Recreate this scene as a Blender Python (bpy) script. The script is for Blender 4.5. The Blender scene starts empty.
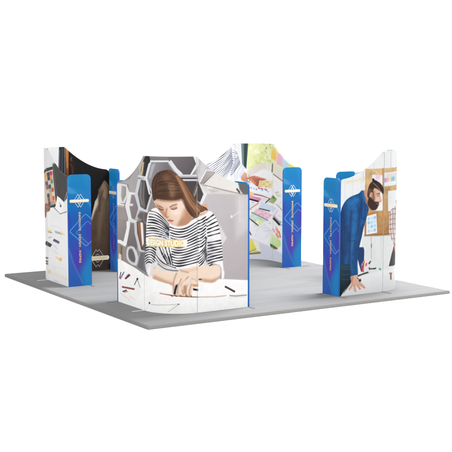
# Exhibition booth: four printed corner display walls on a grey square platform, studio-lit on white.
import bpy, bmesh, math, random
import numpy as np

ART = {}
ART['front_out'] = [
('F',(168,161,163)),
('P',((-2.0635,2.6692),(.54,2.7143),(.5325,.1999),(-2.1439,-.0825)),(140,133,134),{}),
('P',((.4678,2.5609),(1.656,2.5366),(1.6659,.0939),(.4599,.2067)),(196,190,192),{'s': 0.02,'g': (.628,1.8551,1.3551,.5313,(178,170,173))}),
('P',((1.2011,1.8309),(1.505,1.8181),(1.5064,1.3334),(1.202,1.1094)),(208,204,205),{'s': 0.06,'a': 0.8}),
('P',((-1.3671,1.9997),(-.9785,2.0651),(-.6466,2.3153),(-.6785,1.8493),(-.9831,1.8503),(-1.0042,1.9778)),(165,160,161),{}),
('P',((-1.567,1.9661),(-1.3184,1.9808),(-1.0759,1.9735),(-.9829,1.861),(-1.1551,1.6653),(-1.5757,1.6229)),(220,219,218),{}),
('P',((-1.2605,1.945),(-1.0958,1.9421),(-1.099,1.7994),(-1.2277,1.673),(-1.2842,1.7649)),(166,161,160),{'s': 0.01,'g': (-1.265,1.8738,-1.0842,1.8042,(140,134,133))}),
('P',((-1.0067,1.8595),(-.7477,1.8616),(-.6229,1.6204),(-.7666,1.3741),(-1.0027,1.3787),(-1.1415,1.6229)),(226,225,225),{}),
('P',((-.9078,1.8231),(-.7484,1.8276),(-.669,1.6168),(-.789,1.4234),(-.9063,1.439),(-.9786,1.6139)),(140,132,132),{'s': 0.008,'g': (-.9581,1.8127,-.7168,1.509,(122,113,112))}),
('P',((-.7761,1.847),(-.6518,1.6186),(-.8128,1.3795),(-.7391,1.3755),(-.5756,1.6236),(-.7012,1.8604)),(182,180,182),{'s': 0.008}),
('P',((-.8439,1.6628),(-.857,1.6504),(-.8909,1.6408),(-.9328,1.6376),(-.9666,1.6421),(-.9794,1.6525),(-.9662,1.665),(-.932,1.6746),(-.8901,1.6777),(-.8565,1.6732)),(235,233,230),{'s': 0.01}),
('P',((-1.5773,1.5629),(-1.1713,1.588),(-1.0315,1.3718),(-1.0931,1.1923),(-1.588,1.144)),(150,142,141),{'s': 0.01}),
('P',((-1.5298,1.6153),(-1.1746,1.6205),(-1.166,1.6471),(-1.5209,1.6424)),(228,226,224),{}),
('P',((-1.529,1.5885),(-1.1834,1.5956),(-1.1779,1.6139),(-1.5232,1.6071)),(205,186,168),{'s': 0.008}),
('P',((-1.5316,1.3793),(-1.0165,1.4024),(-1.1353,1.032),(-1.5406,1.0228)),(146,138,138),{'g': (-1.3702,1.3381,-1.1919,1.0576,(128,120,119))}),
('P',((-1.0966,1.3724),(-1.0885,1.2702),(-1.2294,1.0004),(-1.1012,1.0004),(-.9601,1.2733),(-.9665,1.3863)),(230,229,228),{}),
('P',((-1.5482,.9758),(-1.364,.9881),(-1.15,.9518),(-1.0844,1.0067),(-1.3185,1.0458),(-1.5339,1.0341)),(232,231,230),{}),
('P',((-.9557,1.3473),(-.7763,1.3593),(-.7179,1.0009),(-.7664,.9096),(-1.0261,.9565),(-1.0881,.9824)),(122,114,115),{'s': 0.01,'g': (-.9684,1.3253,-.8338,.9324,(98,92,93))}),
('P',((-1.0535,1.3787),(-.7463,1.3675),(-.7211,1.4101),(-1.0275,1.4218)),(215,214,214),{}),
('P',((-.7571,1.3824),(-.5025,1.4475),(-.4009,1.3721),(-.4142,.9491),(-.6263,.9425),(-.7792,1.209)),(72,65,65),{'s': 0.012}),
('P',((-.8217,1.3756),(-.8058,1.2029),(-.6612,.9337),(-.5731,.9534),(-.7153,1.2188),(-.7301,1.3859)),(196,194,196),{}),
('P',((-.6364,.9345),(-.3792,.9248),(-.3641,.9568),(-.6158,.9676)),(200,198,200),{}),
('P',((-.6966,1.3836),(-.59,1.4102),(-.5662,1.2087),(-.5329,1.021),(-.5798,.9648),(-.6588,1.1782)),(150,96,66),{'s': 0.008,'g': (-.6671,1.369,-.5874,.992,(105,66,48))}),
('P',((-.5992,1.4094),(-.5125,1.4002),(-.4863,1.0791),(-.5421,1.02),(-.5754,1.2078)),(236,228,219),{'s': 0.008}),
('P',((-1.0501,.9582),(-.9454,.9878),(-.8307,.9822),(-.7388,.9182),(-.6839,.8332),(-.696,.7472),(-.7614,.684),(-.9035,.6863),(-1.0456,.7208),(-1.1,.7679),(-1.1108,.8269),(-1.0984,.8978)),(208,206,207),{'s': 0.006}),
('P',((-1.0124,.921),(-.9546,.9457),(-.8881,.9434),(-.8274,.8834),(-.7871,.8103),(-.7899,.7578),(-.8264,.7257),(-.9109,.731),(-.9968,.7573),(-1.0325,.795),(-1.043,.8391),(-1.0384,.8837)),(92,88,91),{'s': 0.016}),
('P',((-.6176,.9136),(-.3994,.9507),(-.3968,.6121),(-.7336,.6724)),(98,95,98),{'s': 0.012}),
('P',((-.6346,.9135),(-.7508,.672),(-.7164,.6727),(-.6007,.9138)),(150,147,149),{'s': 0.008}),
('P',((-1.3478,.9537),(-1.3262,.6131),(-1.237,.6257),(-1.2586,.9648)),(140,112,76),{'s': 0.012}),
('P',((-1.287,.9394),(-1.3317,.7134),(-1.3057,.7155),(-1.2611,.9413)),(70,52,34),{'s': 0.008}),
('P',((-1.3956,.8163),(-1.2968,.8055),(-1.2914,.6182),(-1.4021,.5443)),(216,208,198),{'s': 0.01}),
('P',((-.674,2.0822),(-.357,2.1202),(-.2419,1.8971),(-.3771,1.5807),(-.6599,1.609),(-.7951,1.8201)),(200,204,210),{}),
('P',((-.5685,2.0839),(-.4058,2.072),(-.2863,1.895),(-.4123,1.6116),(-.5947,1.6522),(-.6831,1.849)),(100,94,94),{'s': 0.008,'g': (-.6401,1.8822,-.3099,1.8715,(40,36,37))}),
('P',((-.4807,2.0413),(-.5164,1.818),(-.474,1.652),(-.4365,1.6572),(-.4755,1.8212),(-.4425,2.0422)),(128,112,100),{'s': 0.024}),
('P',((-.5824,2.0458),(-.6142,1.8108),(-.5431,1.6666),(-.4995,1.6745),(-.5694,1.8151),(-.5378,2.0473)),(135,129,129),{'s': 0.02}),
('P',((-.6626,1.6005),(-.3722,1.5771),(-.3549,1.6113),(-.6385,1.6359)),(210,210,213),{}),
('P',((-.6148,1.5617),(-.3772,1.5723),(-.3657,1.4096),(-.5255,1.4381),(-.7086,1.4859)),(92,86,87),{'s': 0.014}),
('P',((-.6655,2.3335),(-.4673,2.4489),(-.5411,2.1387),(-.6264,2.1341)),(176,172,173),{'s': 0.01}),
('P',((-.434,2.4405),(-.403,2.4633),(-.3744,2.4715),(-.3416,2.4699),(-.3153,2.4541),(-.3009,2.4262),(-.3023,2.3726),(-.3291,2.2551),(-.3786,2.1471),(-.4774,2.1183),(-.5729,2.1419),(-.5633,2.2344),(-.5163,2.34),(-.4744,2.4007)),(36,34,37),{}),
('P',((-.5076,2.3663),(-.5357,2.268),(-.5802,2.1536),(-.5228,2.152),(-.4784,2.2667),(-.4518,2.3654)),(206,182,132),{'s': 0.008}),
('P',((-.6786,2.1176),(-.3622,2.1004),(-.3491,2.1377),(-.66,2.1559)),(208,209,213),{}),
('P',((-.2955,2.3728),(.0466,2.3847),(.2328,2.1406),(.1836,1.8768),(-.293,1.9621),(-.3788,2.1277)),(150,146,150),{'g': (-.2618,2.3574,.0832,2.2247,(105,99,101))}),
('P',((-.3084,2.4447),(.1386,2.4519),(.0662,2.3991),(-.2819,2.3925)),(124,119,122),{'s': 0.008}),
('P',((-.338,2.3472),(-.2688,2.3881),(-.3792,2.1034),(-.2941,1.8651),(-.3363,1.8628),(-.4297,2.1251)),(220,222,226),{}),
('P',((-.2695,2.3255),(-.1894,2.3615),(-.2514,2.2055),(-.2915,2.1074),(-.326,2.1301)),(176,176,182),{'s': 0.012}),
('P',((-.3001,2.3709),(.0527,2.3782),(.0529,2.4044),(-.2998,2.3974)),(226,226,229),{}),
('P',((.0276,2.4562),(.4185,2.4683),(.48,2.3517),(.3838,2.1812),(.1589,2.1841),(.0441,2.3273)),(112,106,110),{'g': (.1463,2.441,.398,2.2218,(92,85,88))}),
('P',((.0221,2.377),(.1199,2.2417),(.2126,2.1529),(.2534,2.1952),(.1649,2.2797),(.071,2.4114)),(222,223,227),{}),
('P',((.0153,2.361),(.1027,2.2318),(.1797,2.1592),(.1903,2.1705),(.1148,2.2416),(.0286,2.3697)),(160,158,163),{'s': 0.008}),
('P',((.4159,2.4731),(.5138,2.4566),(.5133,2.3268),(.3889,2.1667),(.3685,2.1816),(.469,2.3472)),(228,228,230),{}),
('P',((.1828,2.1628),(.4905,2.1569),(.4906,2.1802),(.1829,2.186)),(214,214,218),{}),
('P',((.1826,2.1381),(.5072,2.1315),(.5072,2.1564),(.1828,2.1629)),(176,173,176),{}),
('P',((.1825,2.1141),(.5015,2.1076),(.5016,2.1325),(.1826,2.1389)),(70,64,66),{}),
('P',((.2064,2.0908),(.4903,2.0846),(.4904,2.108),(.2065,2.114)),(218,218,220),{}),
('P',((.2063,2.0832),(.5014,2.0766),(.6015,1.8695),(.5451,1.7409),(.4837,1.7728),(.2542,2.0203)),(72,66,67),{'s': 0.006}),
('P',((.4806,1.9931),(.4258,1.8455),(.4439,1.8395),(.4994,1.9871)),(188,170,150),{'s': 0.008}),
('P',((.462,2.0169),(.4133,1.8738),(.4247,1.8703),(.4738,2.0133)),(120,108,98),{'s': 0.008}),
('P',((.507,2.074),(.5515,2.0216),(.6748,1.881),(.5674,1.6914),(.5339,1.7318),(.6015,1.8695)),(226,226,227),{}),
('P',((.5139,2.495),(.6814,2.3705),(.5348,2.0488),(.507,2.0981)),(206,204,206),{}),
('P',((.5137,2.447),(.5693,2.3975),(.5297,2.2059),(.5129,2.1823)),(190,187,189),{'s': 0.014}),
('P',((.6586,2.2357),(.8169,2.2212),(.5571,2.0166),(.5348,2.0561)),(176,171,169),{'g': (.647,2.23,.5741,2.0294,(150,145,143))}),
('P',((.6426,2.2506),(.5245,2.0612),(.5452,2.051),(.6635,2.2405)),(232,231,231),{}),
('P',((.6462,2.2365),(.8497,2.2108),(.8522,2.2295),(.6486,2.255)),(226,225,225),{}),
('P',((.8214,2.208),(.5897,2.0363),(.603,2.023),(.835,2.1948)),(116,100,94),{'s': 0.008}),
('P',((.8282,2.2062),(1.2312,2.031),(1.3193,1.8445),(.9135,1.9397),(.6019,2.0198)),(224,220,215),{'g': (.683,2.0567,1.2764,1.9077,(232,229,225))}),
('P',((.5963,2.0103),(.9135,1.9299),(1.3193,1.8346),(1.1674,1.8409),(.9077,1.8616),(.6804,1.8711),(.5681,1.9581)),(214,211,208),{'s': 0.008}),
('P',((.6469,2.0084),(.7938,1.9737),(.7597,1.9506),(.6806,1.9634)),(246,244,240),{'s': 0.01}),
('P',((.5941,2.0076),(.9114,1.9272),(1.323,1.8291),(1.3273,1.8445),(.9157,1.9424),(.5985,2.0226)),(158,147,141),{'s': 0.006}),
('P',((.6806,1.9537),(.9021,1.9108),(.754,1.8826)),(196,190,188),{'s': 0.01}),
('P',((1.2312,2.0606),(1.4455,2.0034),(1.446,1.8293),(1.3428,1.8336),(1.2723,1.9158)),(104,101,101),{'s': 0.008}),
('P',((1.202,1.9255),(1.2663,1.8537),(1.2901,1.8685),(1.2257,1.9403)),(60,57,58),{'s': 0.01}),
('P',((.8869,1.3966),(1.0309,1.1508),(.9327,1.0333)),(216,213,213),{'s': 0.01}),
('P',((1.1107,1.4657),(1.1864,1.5088),(1.2858,1.5684),(1.2766,1.579),(1.1773,1.5196),(1.1018,1.4765)),(226,223,224),{'s': 0.01}),
('P',((1.1357,1.4905),(1.1321,1.4775),(1.1227,1.4699),(1.1111,1.4705),(1.1017,1.4791),(1.0982,1.4925),(1.1017,1.5054),(1.1111,1.5131),(1.1227,1.5125),(1.1321,1.5038)),(238,236,237),{'s': 0.008}),
('P',((1.2577,1.8126),(1.2879,1.8113),(1.2887,1.394),(1.2583,1.3957)),(218,214,216),{'s': 0.016,'a': 0.7}),
('P',((1.3144,1.8101),(1.3334,1.8093),(1.3344,1.327),(1.3153,1.3281)),(214,210,212),{'s': 0.016,'a': 0.6}),
('P',((-1.7264,.748),(-1.2588,.709),(-.7689,.6394),(-.3482,.5558),(-.125,.5124),(.5334,.5027),(.9354,.5011),(1.6646,.4108),(1.6679,-.4037),(-1.7605,-.5407)),(242,241,239),{'g': (-.6302,.5519,-.3293,.1101,(248,247,246)),'n': 0.006}),
('P',((.6247,.495),(.9953,.4799),(1.6647,.3992),(1.6651,.3086),(.9953,.3669)),(246,245,244),{'s': 0.03,'a': 0.7}),
('P',((-1.3261,.3893),(-1.2085,.505),(-1.2445,.5087),(-1.3625,.3929)),(190,60,60),{'s': 0.005}),
('P',((-1.288,.4348),(-1.175,.5312),(-1.2031,.5354),(-1.3164,.4389)),(60,120,150),{'s': 0.005}),
('P',((-1.3557,.3965),(-1.3008,.5125),(-1.3299,.5115),(-1.385,.3954)),(40,40,60),{'s': 0.005}),
('P',((-1.1422,.4109),(-.9659,.5021),(-1.0054,.5182),(-1.1823,.427)),(52,32,36),{'s': 0.005}),
('P',((-1.1067,.4689),(-1.0149,.514),(-1.0283,.5199),(-1.1203,.4748)),(150,60,60),{'s': 0.005}),
('P',((-.7337,.4822),(-.8423,.3629),(-.8198,.3612),(-.7115,.4804)),(60,55,58),{'s': 0.005}),
('P',((-.7244,.457),(-.6353,.3459),(-.6187,.3509),(-.7076,.4619)),(110,104,106),{'s': 0.005}),
('P',((-1.2893,.2557),(-.8305,.2813),(-.8201,.307),(-1.2783,.2819)),(96,40,44),{'s': 0.005}),
('P',((-1.2858,.2703),(-.8343,.2962),(-.8302,.3065),(-1.2815,.2808)),(190,84,80),{'s': 0.005}),
('P',((-1.2559,.1822),(-1.1004,.228),(-1.115,.2464),(-1.2707,.2007)),(92,44,46),{'s': 0.005}),
('P',((-1.2093,.1827),(-1.0619,.2191),(-1.0665,.2281),(-1.2139,.1918)),(120,96,96),{'s': 0.005}),
('P',((-.9971,.155),(-.8185,.1159),(-.8106,.1216),(-.989,.1607)),(190,186,184),{'s': 0.005}),
('P',((-1.3649,.1508),(-.9981,.0886),(-.9908,.0945),(-1.3573,.1568)),(200,196,194),{'s': 0.005}),
('P',((-.313,.1145),(.1882,.15),(.1881,.1579),(-.3131,.1225)),(176,174,172),{'s': 0.005}),
('P',((.186,.1573),(-.0017,.0273),(.0028,.0209),(.1903,.1507)),(176,174,172),{'s': 0.005}),
('P',((-.332,.143),(-.4397,.0154),(-.432,.0142),(-.3259,.1414)),(200,198,196),{'s': 0.005}),
('P',((-.6875,.4795),(-.6944,.4671),(-.7122,.4576),(-.734,.4547),(-.7515,.4594),(-.7581,.47),(-.7511,.4824),(-.7333,.4919),(-.7115,.4948),(-.694,.4901)),(40,36,40),{}),
('P',((-.322,.1431),(-.3256,.1332),(-.3351,.1262),(-.3471,.1246),(-.3569,.1292),(-.3606,.1381),(-.3566,.1481),(-.3467,.1552),(-.3348,.1567),(-.3254,.1521)),(30,28,30),{}),
('P',((.1944,.1539),(.1908,.1493),(.1814,.1465),(.1698,.1466),(.1604,.1496),(.1569,.1543),(.1605,.1589),(.1699,.1617),(.1815,.1616),(.1908,.1586)),(90,88,88),{}),
('P',((-.4812,-.0245),(-.5012,-.0373),(-.5534,-.0516),(-.6181,-.0621),(-.6707,-.0647),(-.6907,-.0583),(-.6703,-.0454),(-.6175,-.031),(-.5528,-.0206),(-.5009,-.0182)),(235,235,235),{}),
('P',((.9871,.3637),(1.0808,.3135),(1.1752,.2598),(1.1928,.2852),(1.0978,.3391),(1.0035,.3895)),(52,38,38),{}),
('P',((1.0119,.3716),(1.1628,.2903),(1.1672,.2971),(1.0162,.3784)),(140,100,90),{}),
('P',((-.1891,1.6646),(-.2443,1.6496),(-.3015,1.6161),(-.3417,1.5818),(-.371,1.5374),(-.3888,1.4772),(-.3989,1.4089),(-.4064,1.339),(-.4119,1.2652),(-.4191,1.1842),(-.4256,1.1051),(-.4291,1.0391),(-.4334,.977),(-.4438,.9101),(-.4536,.8471),(-.4582,.7976),(-.4552,.751),(-.4411,.6969),(-.4179,.6435),(-.3839,.5928),(-.3482,.5526),(-.3173,.5324),(-.2886,.5303),(-.258,.5504),(-.2377,.5829),(-.2486,.6202),(-.2574,.6605),(-.2282,.7004),(-.1912,.7358),(-.1688,.7671),(-.1409,.7805),(-.093,.7497),(-.0379,.7102),(.0189,.6937),(.0748,.6852),(.1237,.6788),(.1719,.6793),(.2183,.6921),(.2786,.7087),(.3794,.7211),(.4977,.7278),(.6128,.7263),(.706,.7277),(.7413,.7479),(.7631,.7648),(.814,.7582),(.8649,.7379),(.8988,.7077),(.9206,.6663),(.9269,.6079),(.9261,.5501),(.9233,.5071),(.9261,.4825),(.9509,.4869),(.9766,.5137),(.9851,.5633),(.9841,.6259),(.9724,.6868),(.958,.7614),(.9505,.8671),(.9431,.9821),(.9332,1.0854),(.9172,1.1915),(.8881,1.3192),(.8544,1.4339),(.8233,1.4985),(.7919,1.5402),(.7611,1.5764),(.7278,1.5988),(.684,1.6032),(.6456,1.595),(.6372,1.5758),(.6236,1.552),(.5678,1.5326),(.5002,1.5129),(.4407,1.4917),(.3869,1.4666),(.3448,1.4311),(.3005,1.3991),(.2387,1.3833),(.1752,1.3794),(.1214,1.3883),(.0725,1.4087),(.0295,1.439),(-.0133,1.4805),(-.0657,1.5402),(-.117,1.599),(-.1531,1.6421)),(240,238,237),{'k': 'sw'}),
('P',((-.1963,.8082),(-.3178,1.1466),(-.1556,1.2209),(-.0529,.9743),(-.0215,.6919)),(205,200,202),{'s': 0.05,'a': 0.6,'c': 'sw'}),
('P',((.6811,1.1428),(.7729,1.1369),(.7908,.7212),(.5887,.7208)),(190,186,190),{'s': 0.04,'a': 0.7,'c': 'sw'}),
('P',((-.4816,1.1313),(-.3413,1.1446),(-.3224,.7337),(-.4268,.6265)),(210,207,208),{'s': 0.03,'a': 0.7,'c': 'sw'}),
('L',((.0376,1.391),(.0726,1.3796),(.122,1.3639),(.1719,1.3544),(.217,1.3536),(.263,1.3591),(.3132,1.3738),(.3772,1.4056),(.4478,1.4463),(.5001,1.4753)),((.0831,.7578),(.1034,.7507),(.1332,.7411),(.169,.7361),(.21,.7388),(.2574,.7458),(.3107,.7549),(.3798,.7673),(.4579,.7809),(.5161,.7898)),15,.0181,((44,44,52),(34,34,42),(58,57,64)),{'j': 0.03,'r': 3,'a': 1,'c': 'sw'}),
('L',((-.3125,1.6296),(-.2759,1.6262),(-.227,1.6203),(-.182,1.6086),(-.1456,1.5906),(-.1112,1.5671),(-.076,1.538),(-.0342,1.4967),(.0083,1.4496),(.0377,1.416)),((-.4487,1.1601),(-.3973,1.1719),(-.3329,1.187),(-.2732,1.1975),(-.221,1.2015),(-.1701,1.2014),(-.1199,1.1976),(-.0639,1.1883),(-.0082,1.1752),(.0299,1.1654)),10,.0176,((44,44,52),(34,34,42),(58,57,64)),{'j': 0.03,'r': 4,'a': 1,'c': 'sw'}),
('L',((-.4493,1.1186),(-.3987,1.1275),(-.3414,1.1351),(-.2955,1.135),(-.253,1.1296),(-.2081,1.1162),(-.175,1.1033)),((-.4688,.7013),(-.4292,.7355),(-.3808,.769),(-.3336,.7768),(-.2905,.7686),(-.2538,.7396),(-.2284,.7107)),9,.0181,((44,44,52),(34,34,42),(58,57,64)),{'j': 0.04,'r': 5,'a': 1,'c': 'sw'}),
('L',((-.166,1.0629),(-.1549,1.0391),(-.139,1.005),(-.1216,.971),(-.1033,.9405),(-.0835,.9099),(-.0636,.8794),(-.0417,.8453),(-.0198,.8112),(-.0046,.7872)),((.0453,1.0716),(.0501,1.0473),(.057,1.0125),(.0638,.9777),(.07,.9476),(.0761,.9174),(.0822,.8837),(.089,.8395),(.0957,.7918),(.1004,.758)),4,.0216,((44,44,52),(34,34,42),(58,57,64)),{'j': 0.05,'r': 6,'a': 1,'c': 'sw'}),
('L',((-.2142,.9808),(-.1877,.9482),(-.151,.9021),(-.1136,.8611),(-.0792,.8322),(-.0438,.8083),(-.0046,.7872),(.0459,.7669),(.1,.7489),(.1378,.7362)),((-.2558,.8352),(-.2292,.8081),(-.1921,.7702),(-.1521,.7386),(-.1121,.7204),(-.0693,.7084),(-.0215,.6983),(.0403,.6883),(.1066,.6796),(.1531,.6731)),3,.019,((44,44,52),(34,34,42),(58,57,64)),{'j': 0.04,'r': 7,'a': 1,'c': 'sw'}),
('L',((.6453,1.4832),(.6633,1.4946),(.6893,1.5112),(.7185,1.5298),(.7538,1.5523),(.7923,1.5768),(.8196,1.5942)),((.6702,1.1752),(.6969,1.1789),(.7359,1.1843),(.7804,1.1905),(.8356,1.1981),(.8963,1.2065),(.9395,1.2125)),6,.019,((44,44,52),(34,34,42),(58,57,64)),{'j': 0.04,'r': 8,'a': 1,'c': 'sw'}),
('L',((.5001,1.4784),(.5186,1.4822),(.5452,1.488),(.5726,1.4965),(.6017,1.5106),(.6317,1.5274),(.6527,1.5395)),((.5059,1.012),(.5225,1.0151),(.5465,1.0201),(.5713,1.0297),(.5978,1.0483),(.6252,1.0714),(.6444,1.0881)),10,.0181,((44,44,52),(34,34,42),(58,57,64)),{'j': 0.03,'r': 18,'a': 1,'c': 'sw'}),
('L',((.6701,1.1245),(.6941,1.1256),(.7296,1.1274),(.7729,1.1305),(.8319,1.1362),(.899,1.1431),(.9469,1.1481)),((.6729,.7366),(.7007,.7444),(.7416,.7555),(.7908,.7659),(.8567,.7752),(.931,.7839),(.9841,.7899)),8,.019,((44,44,52),(34,34,42),(58,57,64)),{'j': 0.04,'r': 9,'a': 1,'c': 'sw'}),
('L',((.5057,.9646),(.52,.9705),(.5407,.9799),(.5639,.9954),(.5921,1.0232),(.6227,1.0573),(.6444,1.0818)),((.5158,.7169),(.5344,.7277),(.5612,.7442),(.5888,.7685),(.6182,.8081),(.6484,.8556),(.6696,.8896)),6,.0164,((44,44,52),(34,34,42),(58,57,64)),{'j': 0.04,'r': 10,'a': 1,'c': 'sw'}),
('P',((.6474,1.1931),(.6448,1.1704),(.6409,1.1373),(.6363,1.0991),(.6286,1.0563),(.6201,1.0078),(.6176,.9564),(.6271,.8972),(.6426,.8364),(.654,.7937),(.6701,.7958),(.6586,.8384),(.6433,.8987),(.634,.9561),(.6364,1.0053),(.6449,1.0531),(.6526,1.0962),(.6573,1.1348),(.6612,1.168),(.6638,1.1907)),(60,58,64),{'s': 0.01,'c': 'sw'}),
('P',((.6629,1.1725),(.6594,1.1652),(.6502,1.1612),(.6389,1.1619),(.6298,1.1671),(.6264,1.1748),(.6299,1.182),(.639,1.186),(.6503,1.1853),(.6594,1.1801)),(20,20,24),{}),
('P',((.8696,.7311),(.9133,.6657),(.9168,.5025),(.9317,.5015),(.9279,.6668),(.8824,.7367)),(150,145,146),{'s': 0.008}),
('P',((.704,.7172),(.7741,.7502),(.7633,.7659),(.6932,.7329)),(40,38,44),{}),
('P',((.958,.7607),(.9729,.6262),(.9878,.6262),(.9729,.7609)),(180,178,180),{'s': 0.008}),
('P',((-.3393,.5593),(-.4043,.6469),(-.4369,.7542),(-.4614,.7492),(-.4261,.6407),(-.3572,.5522)),(190,188,188),{'s': 0.008}),
('P',((-.2993,.7678),(-.1773,.8254),(-.0377,.7544),(.1689,.7109),(.2946,.724),(.2623,.583),(-.1243,.6075),(-.3242,.5743)),(222,218,218),{'s': 0.008}),
('P',((-.1711,.783),(-.1383,.7619),(-.0929,.732),(-.0476,.7073),(-.0059,.6943),(.0352,.6871),(.074,.6821),(.1137,.6785),(.1516,.6771),(.1779,.6761),(.1783,.6887),(.1521,.6897),(.1147,.6911),(.0757,.6946),(.0376,.6996),(-.0022,.7066),(-.0415,.7188),(-.0848,.7427),(-.1293,.7723),(-.1617,.7935)),(60,56,62),{'s': 0.008}),
('P',((-.2446,.6599),(-.2043,.7267),(-.2129,.7296),(-.2538,.6626)),(150,140,138),{'s': 0.006}),
('P',((-.2813,.591),(-.2772,.6292),(-.258,.6671),(-.2268,.7023),(-.1915,.7253),(-.1628,.7204),(-.1306,.7043),(-.0878,.6874),(-.0395,.6715),(.0141,.6625),(.0677,.6581),(.119,.6574),(.1614,.6629),(.1761,.6804),(.1968,.7003),(.2608,.712),(.3401,.7211),(.4265,.7428),(.4999,.7403),(.5178,.6668),(.5139,.5749),(.5188,.5038),(.5086,.4444),(.4567,.4066),(.405,.3726),(.3925,.3207),(.3867,.2768),(.3678,.2648),(.3427,.2669),(.3136,.2734),(.2743,.2827),(.2108,.2885),(.1493,.2935),(.1147,.293),(.0952,.3079),(.0995,.3717),(.0917,.4403),(.0249,.4713),(-.063,.4897),(-.1521,.5085),(-.2322,.528),(-.2699,.5568)),(237,213,193),{'k': 'ar'}),
('P',((-.2732,.5495),(-.063,.4897),(.098,.4341),(.092,.4865),(-.0626,.5402),(-.2316,.5956)),(190,142,114),{'s': 0.028,'a': 0.85,'c': 'ar'}),
('P',((-.1791,.7052),(-.0396,.661),(.151,.6504),(.1405,.6232),(-.062,.6285),(-.2048,.6611)),(240,220,202),{'s': 0.026,'a': 0.8,'c': 'ar'}),
('P',((.5027,.7349),(.6096,.7433),(.7349,.7245),(.8186,.7327),(.8782,.7284),(.9098,.6784),(.9185,.6159),(.904,.5638),(.878,.5196),(.8544,.4895),(.8262,.4692),(.7923,.4556),(.7488,.4509),(.6872,.4576),(.6206,.4717),(.5532,.4802),(.502,.5138),(.4806,.6277)),(237,214,195),{'k': 'ar2'}),
('P',((.5134,.5392),(.6206,.4809),(.7688,.4535),(.8953,.5075),(.9127,.5708),(.8492,.5263),(.7346,.506),(.5924,.5327)),(188,138,110),{'s': 0.026,'a': 0.85,'c': 'ar2'}),
('P',((.1446,.6574),(.1291,.6208),(.1076,.5674),(.0914,.5086),(.0864,.4407),(.0871,.3688),(.0882,.3182),(.1023,.3187),(.1013,.3693),(.1006,.4406),(.1053,.5065),(.1209,.563),(.1421,.6154),(.1575,.6518)),(150,100,78),{'s': 0.009,'a': 0.75}),
('P',((.2169,.5629),(.2018,.5339),(.1806,.4918),(.1639,.4465),(.1566,.3965),(.154,.3447),(.1527,.3085),(.1668,.3079),(.1681,.3441),(.1706,.3951),(.1776,.443),(.1935,.486),(.2143,.5273),(.2294,.556)),(150,100,78),{'s': 0.009,'a': 0.75}),
('P',((.3348,.5924),(.2985,.5628),(.2493,.5187),(.216,.4671),(.2163,.405),(.2332,.3399),(.2465,.2942),(.2602,.2979),(.2468,.3434),(.2303,.4067),(.2295,.4629),(.2601,.5092),(.3082,.5519),(.3444,.5813)),(150,100,78),{'s': 0.009,'a': 0.75}),
('P',((.3659,.5264),(.3429,.4945),(.3117,.4484),(.2891,.4019),(.2844,.3565),(.2887,.313),(.2926,.2831),(.3069,.2844),(.303,.3141),(.2988,.3559),(.3029,.3974),(.3243,.4409),(.3553,.486),(.3783,.5178)),(150,100,78),{'s': 0.009,'a': 0.75}),
('P',((.3803,.4816),(.369,.4478),(.3536,.4),(.3423,.3566),(.3393,.3226),(.3406,.294),(.3419,.2748),(.3566,.275),(.3553,.294),(.3541,.3215),(.3568,.3533),(.3679,.3954),(.3833,.4428),(.3947,.4765)),(150,100,78),{'s': 0.009,'a': 0.75}),
('P',((.1943,.6895),(.2084,.6839),(.2291,.6757),(.2529,.6672),(.2824,.6585),(.3149,.6495),(.3381,.643),(.3416,.6566),(.3183,.6631),(.286,.6721),(.257,.6807),(.2339,.689),(.2134,.6971),(.1993,.7027)),(150,100,78),{'s': 0.009,'a': 0.75}),
('P',((.177,.5645),(.1224,.4282),(.1442,.4195),(.1987,.5555)),(244,224,206),{'s': 0.014,'a': 0.85}),
('P',((.2643,.5623),(.2009,.3853),(.223,.377),(.2867,.5537)),(244,224,206),{'s': 0.014,'a': 0.85}),
('P',((.3493,.5576),(.3099,.4019),(.3334,.3952),(.3733,.5508)),(244,224,206),{'s': 0.014,'a': 0.85}),
('P',((.254,.4432),(.3005,.4584),(.2956,.3155),(.2493,.3172)),(176,128,102),{'s': 0.012,'a': 0.8}),
('P',((.1317,.4535),(.1103,.3852),(.0972,.3127),(.1266,.3077),(.1392,.3783),(.16,.4446)),(30,28,30),{}),
('P',((-.1349,.3109),(.1482,.2773),(.3164,.2603),(.5078,.2419),(.5083,.2578),(.3172,.2761),(.1503,.293),(-.132,.3268)),(150,98,72),{}),
('P',((-.1297,.3107),(.0225,.3),(.0243,.3126),(-.1277,.3234)),(206,140,106),{}),
('P',((.5072,.2438),(.809,.2192),(1.0242,.2188),(1.0227,.2318),(.8083,.2321),(.507,.2566)),(186,160,146),{'s': 0.006}),
('P',((1.0793,.2113),(1.2034,.1934),(1.4144,.1904),(1.4124,.2086),(1.2027,.2114),(1.0806,.229)),(150,139,136),{'s': 0.006}),
('P',((1.0519,.1797),(1.4138,.1626),(1.4132,.1708),(1.0514,.1879)),(222,220,218),{}),
('P',((.0449,.2929),(.0829,.2684),(.0908,.2804),(.0529,.305)),(96,58,44),{'s': 0.006}),
('P',((.1098,.2941),(.1472,.2689),(.1551,.2807),(.1177,.306)),(96,58,44),{'s': 0.006}),
('P',((.1864,.294),(.2239,.2679),(.2318,.2796),(.1943,.3057)),(96,58,44),{'s': 0.006}),
('P',((.2809,.2915),(.3193,.2645),(.3274,.2759),(.2889,.3031)),(96,58,44),{'s': 0.006}),
('P',((.3454,.2885),(.3851,.2606),(.3935,.2719),(.3536,.2999)),(96,58,44),{'s': 0.006}),
('P',((.098,.4446),(.1501,.4617),(.1414,.3819),(.1119,.3081),(.0953,.3185)),(200,154,128),{'s': 0.012,'a': 0.8,'c': 'ar'}),
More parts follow.
